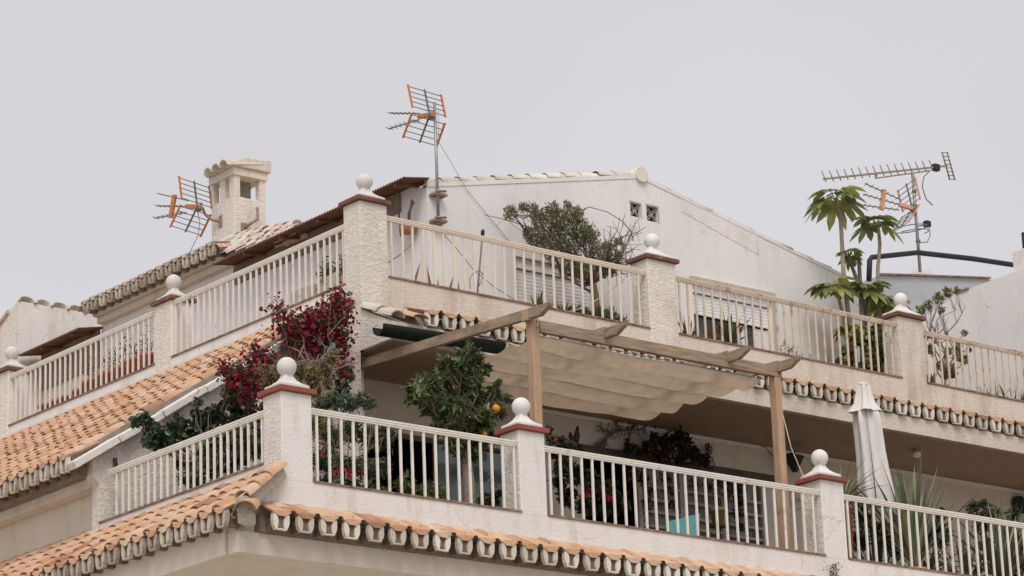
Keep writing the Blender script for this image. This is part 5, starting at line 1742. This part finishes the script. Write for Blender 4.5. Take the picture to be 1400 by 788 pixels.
for pts, r, mt, tuft in stems:
    w_ = [on(p[0], p[1], 'y', py_ + 0.05 * math.sin(p[0])) for p in pts]
    MB().tube(w_, [r * (0.82 - 0.35 * i / len(w_)) for i in range(len(w_))], 8).build('stem', mt, t)
    if tuft:
        x_, y_, rp, nn = tuft
        c = Vector(on(x_, y_, 'y', py_))
        R_ = rp * depth_px(c)
        for k in range(nn):
            a = 2 * pi * k / nn + random.uniform(-0.2, 0.2)
            el_ = random.uniform(-0.6, 0.75)
            dv = Vector((cos(a) * cos(el_), sin(a) * cos(el_), sin(el_) * 0.7))
            base = c + dv * R_ * 0.42
            st_ = MB().tube([c - Vector((0, 0, R_ * 0.15)), c + dv * R_ * 0.2 + Vector((0, 0, 0.03)), base], 0.010, 5)
            st_.build('leaf_stalk', 'papaya', t)
            palm_leaf(t, base, dv + Vector((0, 0, -0.2)), (0, 0, 1), R_ * 0.80, 6, 'papaya' if random.random() < 0.6 else 'papaya_d')
t = plant('leafy_plant', on(1180, 500, 'y', 5.1) * np.array([1, 1, 0]) + np.array([0, 0, 15.37]), 'broad-leaved undergrowth at the foot of the tall palmate plant', 'plant')
bush(t, [(1160, 480, 10), (1150, 495, 8), (1172, 465, 11), (1190, 470, 12), (1205, 460, 12), (1165, 500, 9), (1190, 492, 11), (1210, 485, 11), (1148, 510, 5), (1204, 440, 8)], 'y', 5.1, 520, 0.16, ('papaya_d', 'lime_l', 'ivy'), [0.4, 0.2, 0.4], 0.9, 0.2, 0.6, 0.2)
c = on(1207, 502, 'y', 5.0)
tag(MB().lathe((c[0], 5.0, 15.37), [(0.2, 0), (0.24, 0.5), (0.26, 0.5), (0.26, 0.55), (0.2, 0.55)], 14).build('clay_pot', 'sill'), 'dark clay pot behind the railing, left of the stained pillar', 'pot')

# loose shrub right of that pillar
t = plant('shrub', on(1290, 545, 'y', 5.0) * np.array([1, 1, 0]) + np.array([0, 0, 15.37]), 'loose yellowish shrub with bare twigs right of the stained pillar', 'shrub')
bl = [(1296, 399, 9), (1308, 397, 6), (1283, 408, 10), (1270, 417, 9), (1259, 424, 8), (1287, 424, 6), (1319, 455, 5), (1272, 478, 9), (1268, 460, 6), (1310, 480, 9), (1318, 492, 9), (1285, 500, 8), (1302, 510, 10), (1325, 478, 5), (1297, 480, 6), (1312, 470, 6)]
P, d, cs, rs = blob_points(bl, 'y', 5.0, 1150, 0.8, 0.2, 0.1)
leaves(P, d, 0.085, 0.42, 0.0, ('papaya', 'lime_l', 'olive', 'brown_l'), [0.3, 0.25, 0.3, 0.15], 'foliage', t)
lm = MB()
root = on(1290, 520, 'y', 5.0)
twigs(lm, root, cs, rs, 0.02, 6)
for a in range(14):
    e = on(random.uniform(1262, 1300), random.uniform(425, 465), 'y', 5.0 + random.uniform(-0.2, 0.2))
    lm.tube(wob(on(1278, 470, 'y', 5.0), e, 4, 0.12), [0.01, 0.009, 0.008, 0.006, 0.004], 4)
lm.tube(wob(on(1290, 548, 'y', 5.0), root, 3, 0.05), 0.04, 6)
lm.build('branches', 'twig', t)


def blade_clump(px, py, Y, z, label, n, L, w, mats, tilt, name='spiky_plant', cat='plant', part=False, droop=0.4, base_z=None, group=None, pot=False):
    b = on(px, py, 'y', Y)
    t = plant(name, (b[0], Y, z), label, cat, group)
    blades(t, 'blade', (b[0], Y, base_z if base_z is not None else b[2]), n, L, w, mats, tilt, droop, part)
    if pot:
        zz = base_z if base_z is not None else b[2]
        h_ = max(0.12, zz - z - 0.02)
        MB().lathe((b[0], Y, z + 0.001), [(0.13, 0), (0.17, h_ - 0.05), (0.19, h_ - 0.05), (0.19, h_), (0.15, h_), (0.14, h_ - 0.04)], 14).build('pot', 'terracotta_pot', t)
    return t


blade_clump(1250, 752, 1.5, 10.75, 'tall yucca with upright grey green blades right of the closed parasol', 52, 1.8, 0.058, ('yucca', 'yucca', 'yucca_y'), (0.02, 0.62), 'yucca', 'yucca', True, 0.35, 11.45, pot=True)
blade_clump(1262, 752, 1.9, 10.75, 'second yucca with wide arching blades, low behind the right railing', 30, 1.0, 0.05, ('yucca', 'yucca_y'), (0.3, 1.2), 'yucca', 'yucca', True, 0.4, 11.4, pot=True)
blade_clump(1372, 780, 1.4, 10.75, 'yucca with thin pale blades at the right edge of the lower terrace', 54, 1.4, 0.05, ('yucca', 'yucca', 'yucca_y'), (0.04, 0.9), 'yucca', 'yucca', True, 0.3, 11.40, pot=True)
blade_clump(1148, 668, 1.1, 10.75, 'bright green palm-like tuft between the third lower pillar and the parasol', 70, 0.85, 0.036, ('grass', 'yucca_y', 'yucca'), (0.1, 1.5), 'palm_tuft', 'plant', True, 0.5, 12.15, pot=True)
blade_clump(1196, 752, 2.4, 10.75, 'dark low yucca at the parasol foot, right of the third lower pillar', 34, 1.1, 0.045, ('yucca', 'ivy'), (0.05, 1.1), 'yucca', 'yucca', True, 0.4, 11.3, pot=True)
blade_clump(1318, 772, 2.2, 10.75, 'middle yucca between the upright one and the right edge one', 36, 1.25, 0.05, ('yucca', 'yucca_y', 'yucca'), (0.05, 1.0), 'yucca', 'yucca', True, 0.35, 11.4, pot=True)
t = plant('shrub', on(1210, 760, 'y', 2.6) * np.array([1, 1, 0]) + np.array([0, 0, 10.75]), 'dark undergrowth behind the right lower railing below the parasol', 'shrub', 'shrubs on the lower terrace')
bush(t, [(1175, 690, 10), (1180, 715, 14), (1175, 740, 14), (1205, 730, 16), (1230, 720, 16), (1245, 705, 12), (1225, 750, 15), (1260, 740, 14), (1285, 730, 16), (1285, 704, 9), (1330, 694, 6), (1345, 690, 6), (1360, 704, 8), (1385, 704, 8), (1345, 715, 14), (1375, 730, 16), (1395, 745, 16), (1350, 745, 10), (1360, 770, 14), (1390, 775, 14)], 'y', 2.6, 7500, 0.13, ('ivy', 'brown_l', 'yucca', 'sooty'), [0.52, 0.10, 0.20, 0.18], 0.9, 0.5, 0.3, 0.0)

# low plants behind the upper railings
blade_clump(998, 478, 4.85, 15.37, 'dark spiky dracaena in front of the half lowered shutter', 34, 0.62, 0.05, ('ivy', 'yucca'), (0.05, 0.9), 'dracaena', 'plant', True, 0.4, 15.85)
t = blade_clump(972, 474, 4.85, 15.37, 'brownish aloe left of the dark dracaena behind the rusty railing', 22, 0.5, 0.07, ('brown_l', 'red_spike'), (0.05, 0.7), 'aloe', 'plant', True, 0.3, 15.7)
blade_clump(941, 466, 4.85, 15.37, 'small spiky green plant just right of the second upper pillar', 14, 0.5, 0.035, ('grass', 'brown_l'), (0.05, 0.8), 'spiky_plant', 'plant', True, 0.3, 15.75)
t = plant('potted_plant', on(1082, 494, 'y', 4.85) * np.array([1, 1, 0]) + np.array([0, 0, 15.37]), 'little leafy sprigs behind the rusty railing above the pergola end', 'plant')
bush(t, [(1070, 484, 5), (1080, 478, 6), (1088, 486, 5), (1076, 490, 6), (1094, 492, 4), (1072, 470, 3)], 'y', 4.85, 160, 0.065, ('ivy_l', 'olive'), None, 0.8, 0.1, 0.4, 0.0)
blade_clump(1134, 506, 4.85, 15.37, 'thin dry grass tuft behind the rusty railing near the palmate plant', 9, 0.36, 0.018, ('dry', 'yucca'), (0.1, 0.9), 'grass_tuft', 'grass', False, 0.6, 15.7)
for i, (px, pyy, n_, L_, lab) in enumerate(((735, 418, 26, 0.42, 'spiky low plant in front of the fully lowered shutter'), (768, 426, 22, 0.36, 'low leafy clump left of the olive-leaved tree trunk'))):
    blade_clump(px, pyy, 4.85, 15.37, lab, n_, L_, 0.035, ('grass', 'olive', 'ivy'), (0.05, 1.0), 'spiky_plant', 'plant', True, 0.3, 15.72)
t = plant('ground_shrub', on(825, 448, 'y', 4.95) * np.array([1, 1, 0]) + np.array([0, 0, 15.37]), 'low green growth round the foot of the olive-leaved tree', 'plant')
bush(t, [(790, 428, 9), (802, 432, 10), (815, 434, 10), (828, 436, 11), (842, 440, 10), (852, 442, 6), (836, 430, 7), (822, 426, 6), (780, 426, 6)], 'y', 4.95, 1300, 0.11, ('grass', 'ivy_l', 'olive'), [0.4, 0.35, 0.25], 0.8, 0.15, 0.2, -0.9, 'foliage', 0.1, 0.5)
t = plant('grass_tuft', on(1380, 546, 'y', 4.9) * np.array([1, 1, 0]) + np.array([0, 0, 15.37]), 'dry grasses behind the upper railing at the right edge', 'grass')
for px in range(1335, 1410, 6):
    b = on(px, 540 + (px - 1335) * 0.2, 'y', 4.9)
    blades(t, 'blade', (b[0], 4.9 + random.uniform(-0.1, 0.2), 15.6), 9, random.uniform(0.35, 0.75), 0.022, ('yucca', 'dry', 'grass'), (0.03, 0.6), 0.5, False)
t = plant('agave', on(1276, 530, 'y', 4.8) * np.array([1, 1, 0]) + np.array([0, 0, 15.37]), 'small blue green agave low behind the railing right of the stained pillar', 'plant')
blades(t, 'blade', (on(1276, 530, 'y', 4.8)[0], 4.8, 15.62), 14, 0.5, 0.075, ('ivy', 'yucca'), (0.05, 0.7), 0.2, True)
for k, (px, pyy, h_, ln) in enumerate(((546, 384, 0.22, -0.08), (558, 385, 0.48, 0.06), (592, 390, 0.42, -0.03), (601, 391, 0.25, 0.0), (608, 393, 0.34, 0.06), (629, 397, 0.27, 0.01))):
    pass
t = plant('sansevieria', on(585, 392, 'y', 4.75) * np.array([1, 1, 0]) + np.array([0, 0, 15.37]), 'row of thin reddish spear leaves behind the cream upper railing', 'plant')
for (px, pyy, h_, ln) in ((546, 383, 0.30, 0.06), (558, 385, 0.52, 0.14), (592, 390, 0.47, -0.06), (601, 392, 0.30, -0.02), (608, 393, 0.40, 0.10), (628, 397, 0.32, -0.01)):
    b = on(px, pyy, 'y', 4.75)
    b[2] = 15.5
    h_ += 0.2
    MB().beam(b, b + np.array([ln, 0, h_ * 0.55]), 0.05, 0.018, up=(0, 1, 0)).add([b + np.array([ln - 0.025, -0.009, h_ * 0.55]), b + np.array([ln + 0.025, -0.009, h_ * 0.55]), b + np.array([ln + 0.025, 0.009, h_ * 0.55]), b + np.array([ln - 0.025, 0.009, h_ * 0.55]), b + np.array([ln * 1.9, 0, h_])], [(0, 1, 4), (1, 2, 4), (2, 3, 4), (3, 0, 4)]).build('leaf', 'red_spike', t)

# mop pole, wall pot, wires on the upper terrace
b0, b1 = on(653, 396, 'y', 4.9), on(660, 318, 'y', 4.9)
t = plant('mop', b0, 'thin dark pole with a black brush tip leaning behind the cream upper railing', 'pole')
MB().tube([b0 + np.array([-0.03, 0, -0.35]), b0, b1], 0.016, 6).build('stick', 'dark_steel', t)
MB().tube([b1 - (b1 - b0) * 0.05, b1 + (b1 - b0) * 0.02, b1 + (b1 - b0) * 0.05], [0.03, 0.032, 0.018], 8).build('brush', 'black', t)
tag(MB().tube([on(p[0], p[1], 'y', 4.8) for p in ((600, 312), (608, 322), (625, 341), (648, 370), (675, 392), (708, 413))], 0.0065, 5).build('cable', 'rust_steel'), 'slack grey cable sagging behind the cream upper railing', 'cable')
tag(MB().tube([on(p[0], p[1], 'y', 4.8) for p in ((528, 361), (548, 348), (562, 335), (572, 318))], 0.009, 5).build('cable', 'cable'), 'thin cable behind the first balusters right of the upper corner pillar', 'cable')
tag(MB().tube([on(p[0], p[1], 'y', 4.75) for p in ((643, 395), (642, 382), (648, 372), (656, 370), (661, 378), (654, 392), (662, 385), (660, 372))], 0.007, 5).build('wire', 'cable'), 'tangle of thin wire round the foot of the black-tipped pole', 'wire')
tag(MB().tube([on(p[0], p[1], 'y', 4.62) for p in ((770, 428), (795, 422), (825, 405), (850, 385), (857, 376))], 0.010, 5).build('hose', 'rail_old'), 'pale hose drooping along the railing below the olive-leaved tree', 'hose')
c = on(558, 311, 'x', X3 - 0.16)
t = plant('wall_pot', c, 'half round clay pot with dry stalks hanging on the upper left wall', 'pot')
MB().lathe(c, [(0.02, -0.13), (0.10, -0.10), (0.15, 0.0), (0.16, 0.06), (0.14, 0.06), (0.12, 0.0)], 14).build('pot', 'terracotta_pot', t)
MB().tube([c + np.array([0, 0, 0]), c + np.array([-0.02, -0.1, 0.28]), c + np.array([0.0, -0.14, 0.44])], 0.022, 5).tube([c, c + np.array([0, -0.02, 0.24]), c + np.array([0.02, -0.16, 0.40])], 0.015, 5).tube([c + np.array([0, 0.2, -0.1]), c + np.array([0, 0.24, 0.15]), c + np.array([0, 0.24, 0.32])], 0.018, 5).build('stalk', 'bark', t)

# clay pots behind the far left railing
px_y = [(66, 545, 0.17), (80, 541, 0.15), (92, 536, 0.15), (113, 528, 0.17), (124, 524, 0.17), (133, 520, 0.16), (147, 516, 0.2), (155, 512, 0.2), (170, 503, 0.2), (184, 499, 0.19), (191, 494, 0.17), (203, 491, 0.17)]
for i, (px, pyy, r_) in enumerate(px_y):
    c = on(px, pyy, 'x', 4.98)
    nth = ('first', 'second', 'third', 'fourth')[i % 4]
    lab = (f'{nth} squat bare clay pot from the left end of the far left pot row',
           f'{nth} clay pot with dry sprigs, counted from the left, mid row at the far left',
           f'{nth} clay pot with green shoots, counted from the left, near the middle left pillar')[i // 4]
    t = plant('clay_pot', (4.98, c[1], 15.37), lab, 'pot', 'clay pots behind the far left railing')
    h_ = 15.64 + (0.24 if i < 4 else 0.33 if i < 9 else 0.38) - 15.37
    MB().lathe((4.98, c[1], 15.372), [(r_ * 0.7, 0), (r_, h_ - 0.06), (r_ * 1.12, h_ - 0.06), (r_ * 1.12, h_), (r_ * 0.9, h_), (r_ * 0.85, h_ - 0.05)], 14).build('body', 'terracotta_pot', t)
    if i >= 4:
        sp = MB()
        top = np.array([4.98, c[1], 15.37 + h_])
        ends = []
        for _ in range(7 if i < 8 else 9):
            e = top + np.array([random.uniform(-0.15, 0.15), random.uniform(-0.22, 0.22), random.uniform(0.12, 0.42)])
            sp.tube(wob(top, e, 4, 0.14), [0.008, 0.007, 0.006, 0.005, 0.003], 4)
            ends.append(e)
        sp.build('stems', 'twig' if i % 2 else 'bark', t)
        E_ = np.repeat(np.array(ends), 9, 0) + rng.normal(size=(len(ends) * 9, 3)) * 0.05
        leaves(E_, rng.normal(size=E_.shape), 0.05, 0.5, 0, ('ivy_l', 'dry', 'red') if i < 8 else ('ivy', 'ivy_l', 'brown_l'), None, 'foliage', t)
for i, (px, pyy) in enumerate(((266, 464), (288, 455))):
    c = on(px, pyy, 'x', 4.95)
    tag(MB().lathe((4.95, c[1], 15.372), [(0.10, 0), (0.135, 0.31), (0.15, 0.31), (0.15, 0.37), (0.12, 0.37)], 12).build('clay_pot', 'terracotta_pot'), ('small orange pot just right of the middle left pillar', 'small orange pot further right under the white railing balusters')[i], 'pot')
# cement planters along the left wall near the upper corner
ya_, yb_ = on(398, 405, 'x', 5.6)[1], on(430, 392, 'x', 5.6)[1]
for i, (pa, pb2) in enumerate(((397, 428), (436, 451), (453, 464), (466, 474))):
    a_, b_ = on(pa, 400, 'x', 5.6)[1], on(pb2, 400, 'x', 5.6)[1]
    zt2 = on((pa + pb2) / 2, 408 - (pa + pb2) / 2 * 0.46 + 0.46 * 397 - 8, 'x', 5.6)[2]
    t = plant('planter', (5.7, (a_ + b_) / 2, 15.37), ('long cement planter behind the upper left railing', 'cement planter holding a dark bush near the upper corner', 'cement planter next to the dark bush', 'cement planter pressed against the upper corner pillar')[i], 'planter')
    MB().box(5.6, 5.95, min(a_, b_), max(a_, b_), 15.372, zt2).build('box', 'concrete', t, bevel=0.015)
    if i in (1, 3):
        P = np.array([5.7, (a_ + b_) / 2, zt2 + 0.05]) + rng.normal(size=(320, 3)) * np.array([0.08, abs(a_ - b_) * 0.3, 0.11])
        leaves(P, rng.normal(size=P.shape), 0.08, 0.5, 0, ('ivy', 'olive'), None, 'foliage', t)

# pigeon on the creeper stem
bc = on(455, 483, 'y', 3.15)
sc_ = depth_px(bc)
t = thing('pigeon', bc, 'grey pigeon perched on a twig amid the red bougainvillea', 'bird')
def P2(px, py, dy=0.0):
    return tuple(on(px, py, 'y', 3.15 + dy))
me = bpy.data.meshes.new('body')
pts = [P2(446, 486), P2(450, 482), P2(454, 478), P2(456, 473), P2(455.5, 470), P2(452.5, 470.5)]
rad = [0.020, 0.050, 0.062, 0.040, 0.033, 0.012]
pm = MB().tube(pts, rad, 12)
pm.tube([P2(446, 486), P2(442, 489), P2(439, 491.5)], [0.022, 0.018, 0.012], 8)
bo = pm.build('body', 'feather', t)
bo.modifiers.new('smooth', 'SUBSURF').levels = 2
bo.modifiers['smooth'].render_levels = 2
MB().tube([P2(454.5, 477, -0.05), P2(450, 482.5, -0.06), P2(445, 487, -0.035)], [0.026, 0.030, 0.008], 8).build('wing', 'feather_d', t)
MB().tube([P2(452.5, 470.5), P2(451, 471)], [0.008, 0.003], 6).build('beak', 'dark', t)
MB().ball(P2(454.3, 469.8, -0.032), 0.005, 8).build('eye', 'black', t)
MB().tube([P2(452, 484), P2(452.5, 488)], 0.006, 5).tube([P2(455, 484), P2(455.5, 488)], 0.006, 5).build('leg', 'red_spike', t)
tag(MB().tube(wob(P2(436, 491.5), P2(470, 487), 4, 0.02), [0.012, 0.012, 0.011, 0.010, 0.008], 6).build('twig', 'twig'), 'bare twig under the perched pigeon', 'twig')

# loggia furnishings -------------------------------------------------
ly = 5.4
c = on(784, 600, 'y', ly)
t = plant('wall_ornament', c, 'dark purple butterfly-shaped ornament on the loggia wall', 'ornament')
s_ = depth_px(c)
for sgn, pl_ in ((1, [(0, 0), (8, -19), (9, -12), (10, -3), (7, 3)]), (-1, [(0, 0), (-6, -8), (-8, -2), (-4, 4)]), (1.0, [(0, 2), (7, 4), (8, 10), (4, 14), (0, 12)])):
    MB().prism([(c[0] + x * s_, c[2] - y * s_) for x, y in pl_], 'y', ly - 0.02 - abs(sgn) * 0.01, ly + 0.02).build('wing', 'purple', t)
c = on(766, 612, 'y', 4.6)
t = plant('basket', (c[0], 4.6, 10.75), 'dark hanging bundle of withered stems left of the butterfly ornament', 'plant')
bush(t, [(755, 603, 6), (766, 606, 8), (778, 612, 7), (790, 612, 6), (750, 590, 4), (758, 620, 8), (775, 622, 7)], 'y', 4.6, 500, 0.09, ('brown_l', 'sooty', 'ivy'), None, 0.7, 0.2, 0.5, 0.2)
# dry vine on the wall
t = plant('dry_vine', on(880, 640, 'y', 5.5) * np.array([1, 1, 0]) + np.array([0, 0, 10.75]), 'leafless brown vine spread over the loggia wall below the canopy', 'climber')
lm = MB()
paths = [[(818, 622), (826, 605), (836, 593), (848, 588), (872, 588), (890, 578), (896, 572)], [(848, 588), (842, 580), (846, 575), (862, 572), (880, 570)], [(868, 632), (858, 610), (862, 590), (870, 573)], [(880, 620), (898, 604), (916, 590), (935, 585)], [(836, 593), (826, 588), (820, 583)], [(862, 612), (884, 618), (905, 612)], [(826, 605), (818, 606), (815, 612)]]
for p_ in paths:
    pts = [on(a, b_, 'y', 5.55) for a, b_ in p_]
    fine = []
    for a, b_ in zip(pts[:-1], pts[1:]):
        fine += wob(a, b_, 3, 0.1)[:-1]
    fine.append(pts[-1])
    lm.tube(fine, [0.026 - 0.016 * i / len(fine) for i in range(len(fine))], 5)
    for q_ in fine:
        for _ in range(2):
            e = np.array(q_) + rng.normal(size=3) * np.array([0.065, 0.02, 0.065])
            lm.tube([q_, e], 0.008, 4)
lm.build('stems', 'bark', t)
P = np.concatenate([np.array([on(a + rng.normal() * 5, b_ + rng.normal() * 5, 'y', 5.5) for a, b_ in p_ * 4]) for p_ in paths[:3]])
leaves(P, rng.normal(size=P.shape), 0.07, 0.6, 0.3, ('brown_l', 'ivy'), None, 'withered_leaves', t)
t = plant('dark_creeper', on(920, 650, 'y', 5.3) * np.array([1, 1, 0]) + np.array([0, 0, 10.75]), 'ragged blackish mass of creeper on the wooden lintel of the loggia window', 'climber')
bush(t, [(885, 614, 9), (900, 610, 13), (918, 610, 16), (930, 600, 13), (938, 615, 14), (950, 622, 10), (962, 630, 8), (905, 622, 10), (930, 627, 10), (895, 600, 7), (868, 616, 6), (940, 603, 6), (858, 612, 5)], 'y', 5.3, 2600, 0.10, ('sooty', 'brown_l'), [0.92, 0.08], 0.4, 0.05, 0.5, 0.3, 'foliage', 0.0)
t = plant('hanging_garland', on(970, 610, 'y', 5.5), 'dark garland hanging on the pale loggia wall above the lintel', 'garland')
bush(t, [(968, 612, 4), (969, 617, 3), (970, 624, 2.5), (971, 631, 2.5), (972, 638, 3)], 'y', 5.5, 120, 0.06, ('purple', 'brown_l'), None, 0.4, 0.0, 0.6, 0.3, 'foliage', 0.1)
t = plant('climber', on(1010, 740, 'y', 5.2) * np.array([1, 1, 0]) + np.array([0, 0, 10.75]), 'withered climber trailing down in front of the loggia window grid', 'climber')
bush(t, [(910, 655, 7), (915, 672, 6), (920, 690, 6), (985, 660, 7), (1000, 662, 8), (1012, 668, 8), (1010, 685, 7), (1008, 702, 7), (1012, 720, 6), (968, 665, 6), (995, 675, 6), (950, 660, 5), (880, 655, 8), (890, 672, 6), (885, 690, 6), (866, 648, 8)], 'y', 5.3, 2600, 0.075, ('sooty', 'ivy', 'brown_l', 'dry'), [0.35, 0.25, 0.28, 0.12], 0.5, 0.1, 0.55, 0.4, 'foliage', 0.1)
t = plant('potted_plant', on(810, 700, 'y', 3.0) * np.array([1, 1, 0]) + np.array([0, 0, 10.75]), 'dark leafy plants with a few red flowers in the shade behind the long railing', 'plant')
bush(t, [(770, 640, 14), (790, 650, 15), (810, 660, 16), (830, 670, 14), (775, 680, 14), (800, 690, 14), (825, 695, 12), (850, 690, 12), (765, 660, 10)], 'y', 3.4, 1600, 0.12, ('ivy', 'brown_l'), [0.85, 0.15], 0.9, 0.4, 0.45, 0.1)
bush(t, [(802, 672, 2.5), (831, 681, 3), (797, 678, 2.5), (822, 668, 2)], 'y', 3.0, 70, 0.05, ('redflower',), None, 0.9, 0.0, 0.9, 0.0, 'petals', 0.1)
# long dark table behind the railing
a_ = on(800, 712, 'y', 2.6)
tbx = thing('table', (a_[0] + 0.7, 2.9, 10.75), 'dark green garden table behind the long lower railing', 'table')
tz = on(840, 716, 'y', 2.5)[2]
MB().box(a_[0] - 0.2, a_[0] + 1.5, 2.5, 3.3, tz - 0.05, tz).build('table_top', 'ivy', tbx, bevel=0.01)
for dx in (-0.12, 1.42):
    for yy in (2.58, 3.22):
        MB().box(a_[0] + dx - 0.03, a_[0] + dx + 0.03, yy - 0.03, yy + 0.03, 10.75, tz - 0.051).build('leg', 'dark', tbx)
# turquoise chair
q0, q1, q2, q3 = on(914, 713, 'y', 1.0), on(957, 702, 'y', 1.0), on(959, 716, 'y', 0.9), on(953, 736, 'y', 0.8)
t = plant('deck_chair', (q1[0] - 0.25, 1.0, 10.75), 'turquoise canvas deck chair leaning behind the long lower railing', 'chair')
vs = [q0, q1, q3 + np.array([-0.02, 0, -0.28]), on(912, 728, 'y', 0.8) + np.array([0, 0, -0.28])]
vs2 = [v + np.array([0.02, 0.03, 0]) for v in vs]
MB().add(vs + vs2, [(0, 1, 2, 3), (7, 6, 5, 4), (0, 4, 5, 1), (1, 5, 6, 2), (2, 6, 7, 3), (3, 7, 4, 0)]).build('backrest', 'turq', t)
MB().box(q0[0], q1[0], 1.03, 1.48, 11.05, 11.09).build('seat', 'turq', t)
for x_ in (q0[0] + 0.03, q1[0] - 0.03):
    MB().beam((x_, 1.0, 10.76), (x_, 1.5, 11.1), 0.03, 0.03).beam((x_, 1.45, 10.76), (x_, 1.0, 11.15), 0.03, 0.03).build('leg', 'white_paint', t)
c = on(981, 708, 'y', 4.9)
tag(MB().lathe((c[0], 4.9, c[2] - 0.12), [(0.09, 0), (0.125, 0.22), (0.14, 0.22), (0.14, 0.27), (0.11, 0.27)], 12).build('pot', 'yellow'), 'mustard yellow pot before the loggia window grid', 'pot')
MBs = MB().box(c[0] - 0.15, c[0] + 0.15, 4.76, 5.04, c[2] - 0.16, c[2] - 0.121)
for ax_ in (-0.12, 0.12):
    for ay_ in (4.79, 5.01):
        MBs.box(c[0] + ax_ - 0.02, c[0] + ax_ + 0.02, ay_ - 0.02, ay_ + 0.02, 10.752, c[2] - 0.161)
tag(MBs.build('plant_stand', 'dark_wood'), 'dark four-legged stand carrying the mustard yellow pot', 'stand')
# lamps
c = on(1086, 630, 'y', 5.3)
t = plant('wall_lantern', c, 'dark lantern on a bracket behind the right hand pergola post', 'lamp')
MB().lathe(c, [(0.05, -0.2), (0.10, -0.10), (0.17, 0.03), (0.19, 0.06), (0.03, 0.12), (0.02, 0.16)], 6, smooth=False).build('shade', 'black', t)
MB().beam((c[0], 5.3, c[2] + 0.14), (c[0], 5.65, c[2] + 0.14), 0.03, 0.03).build('bracket', 'black', t)
c = on(1396, 690, 'y', 5.55)
t = plant('wall_lamp', c, 'round dark wall lamp at the right edge of the loggia', 'lamp')
MB().tube([c, c + np.array([0, 0.1, 0])], 0.17, 18).build('body', 'black', t)
c = on(1253, 614, 'z', 14.44)
t = plant('ceiling_lamp', c, 'small clear ceiling lamp on the brown soffit', 'lamp')
MB().lathe(c, [(0.09, 0), (0.09, -0.03), (0.03, -0.04)], 12).build('base', 'mortar', t)
MB().lathe(c, [(0.025, -0.04), (0.07, -0.07), (0.07, -0.14), (0.02, -0.16)], 10).build('shade', 'ball', t)
MB_p = MB().tube([on(p[0], p[1], 'y', 5.6) for p in ((1020, 603), (1030, 605), (1046, 612), (1058, 625))], 0.012, 5).tube([on(p[0], p[1], 'y', 5.6) for p in ((1021, 596), (1021, 604))], 0.015, 5)
tag(MB_p.build('cable', 'cable'), 'cable looping along the top of the loggia wall left of the post', 'cable')
# weeds on the wall below the third pillar
t = plant('weed', on(1140, 775, 'y', -0.05), 'small dark weed growing from the white wall under the third lower pillar', 'plant')
bush(t, [(1141, 774, 3), (1142, 780, 3), (1139, 785, 3), (1128, 776, 2)], 'y', -0.06, 90, 0.05, ('ivy', 'dry'), None, 0.5, 0.0, 0.4, 0.0, 'foliage', 0.1)
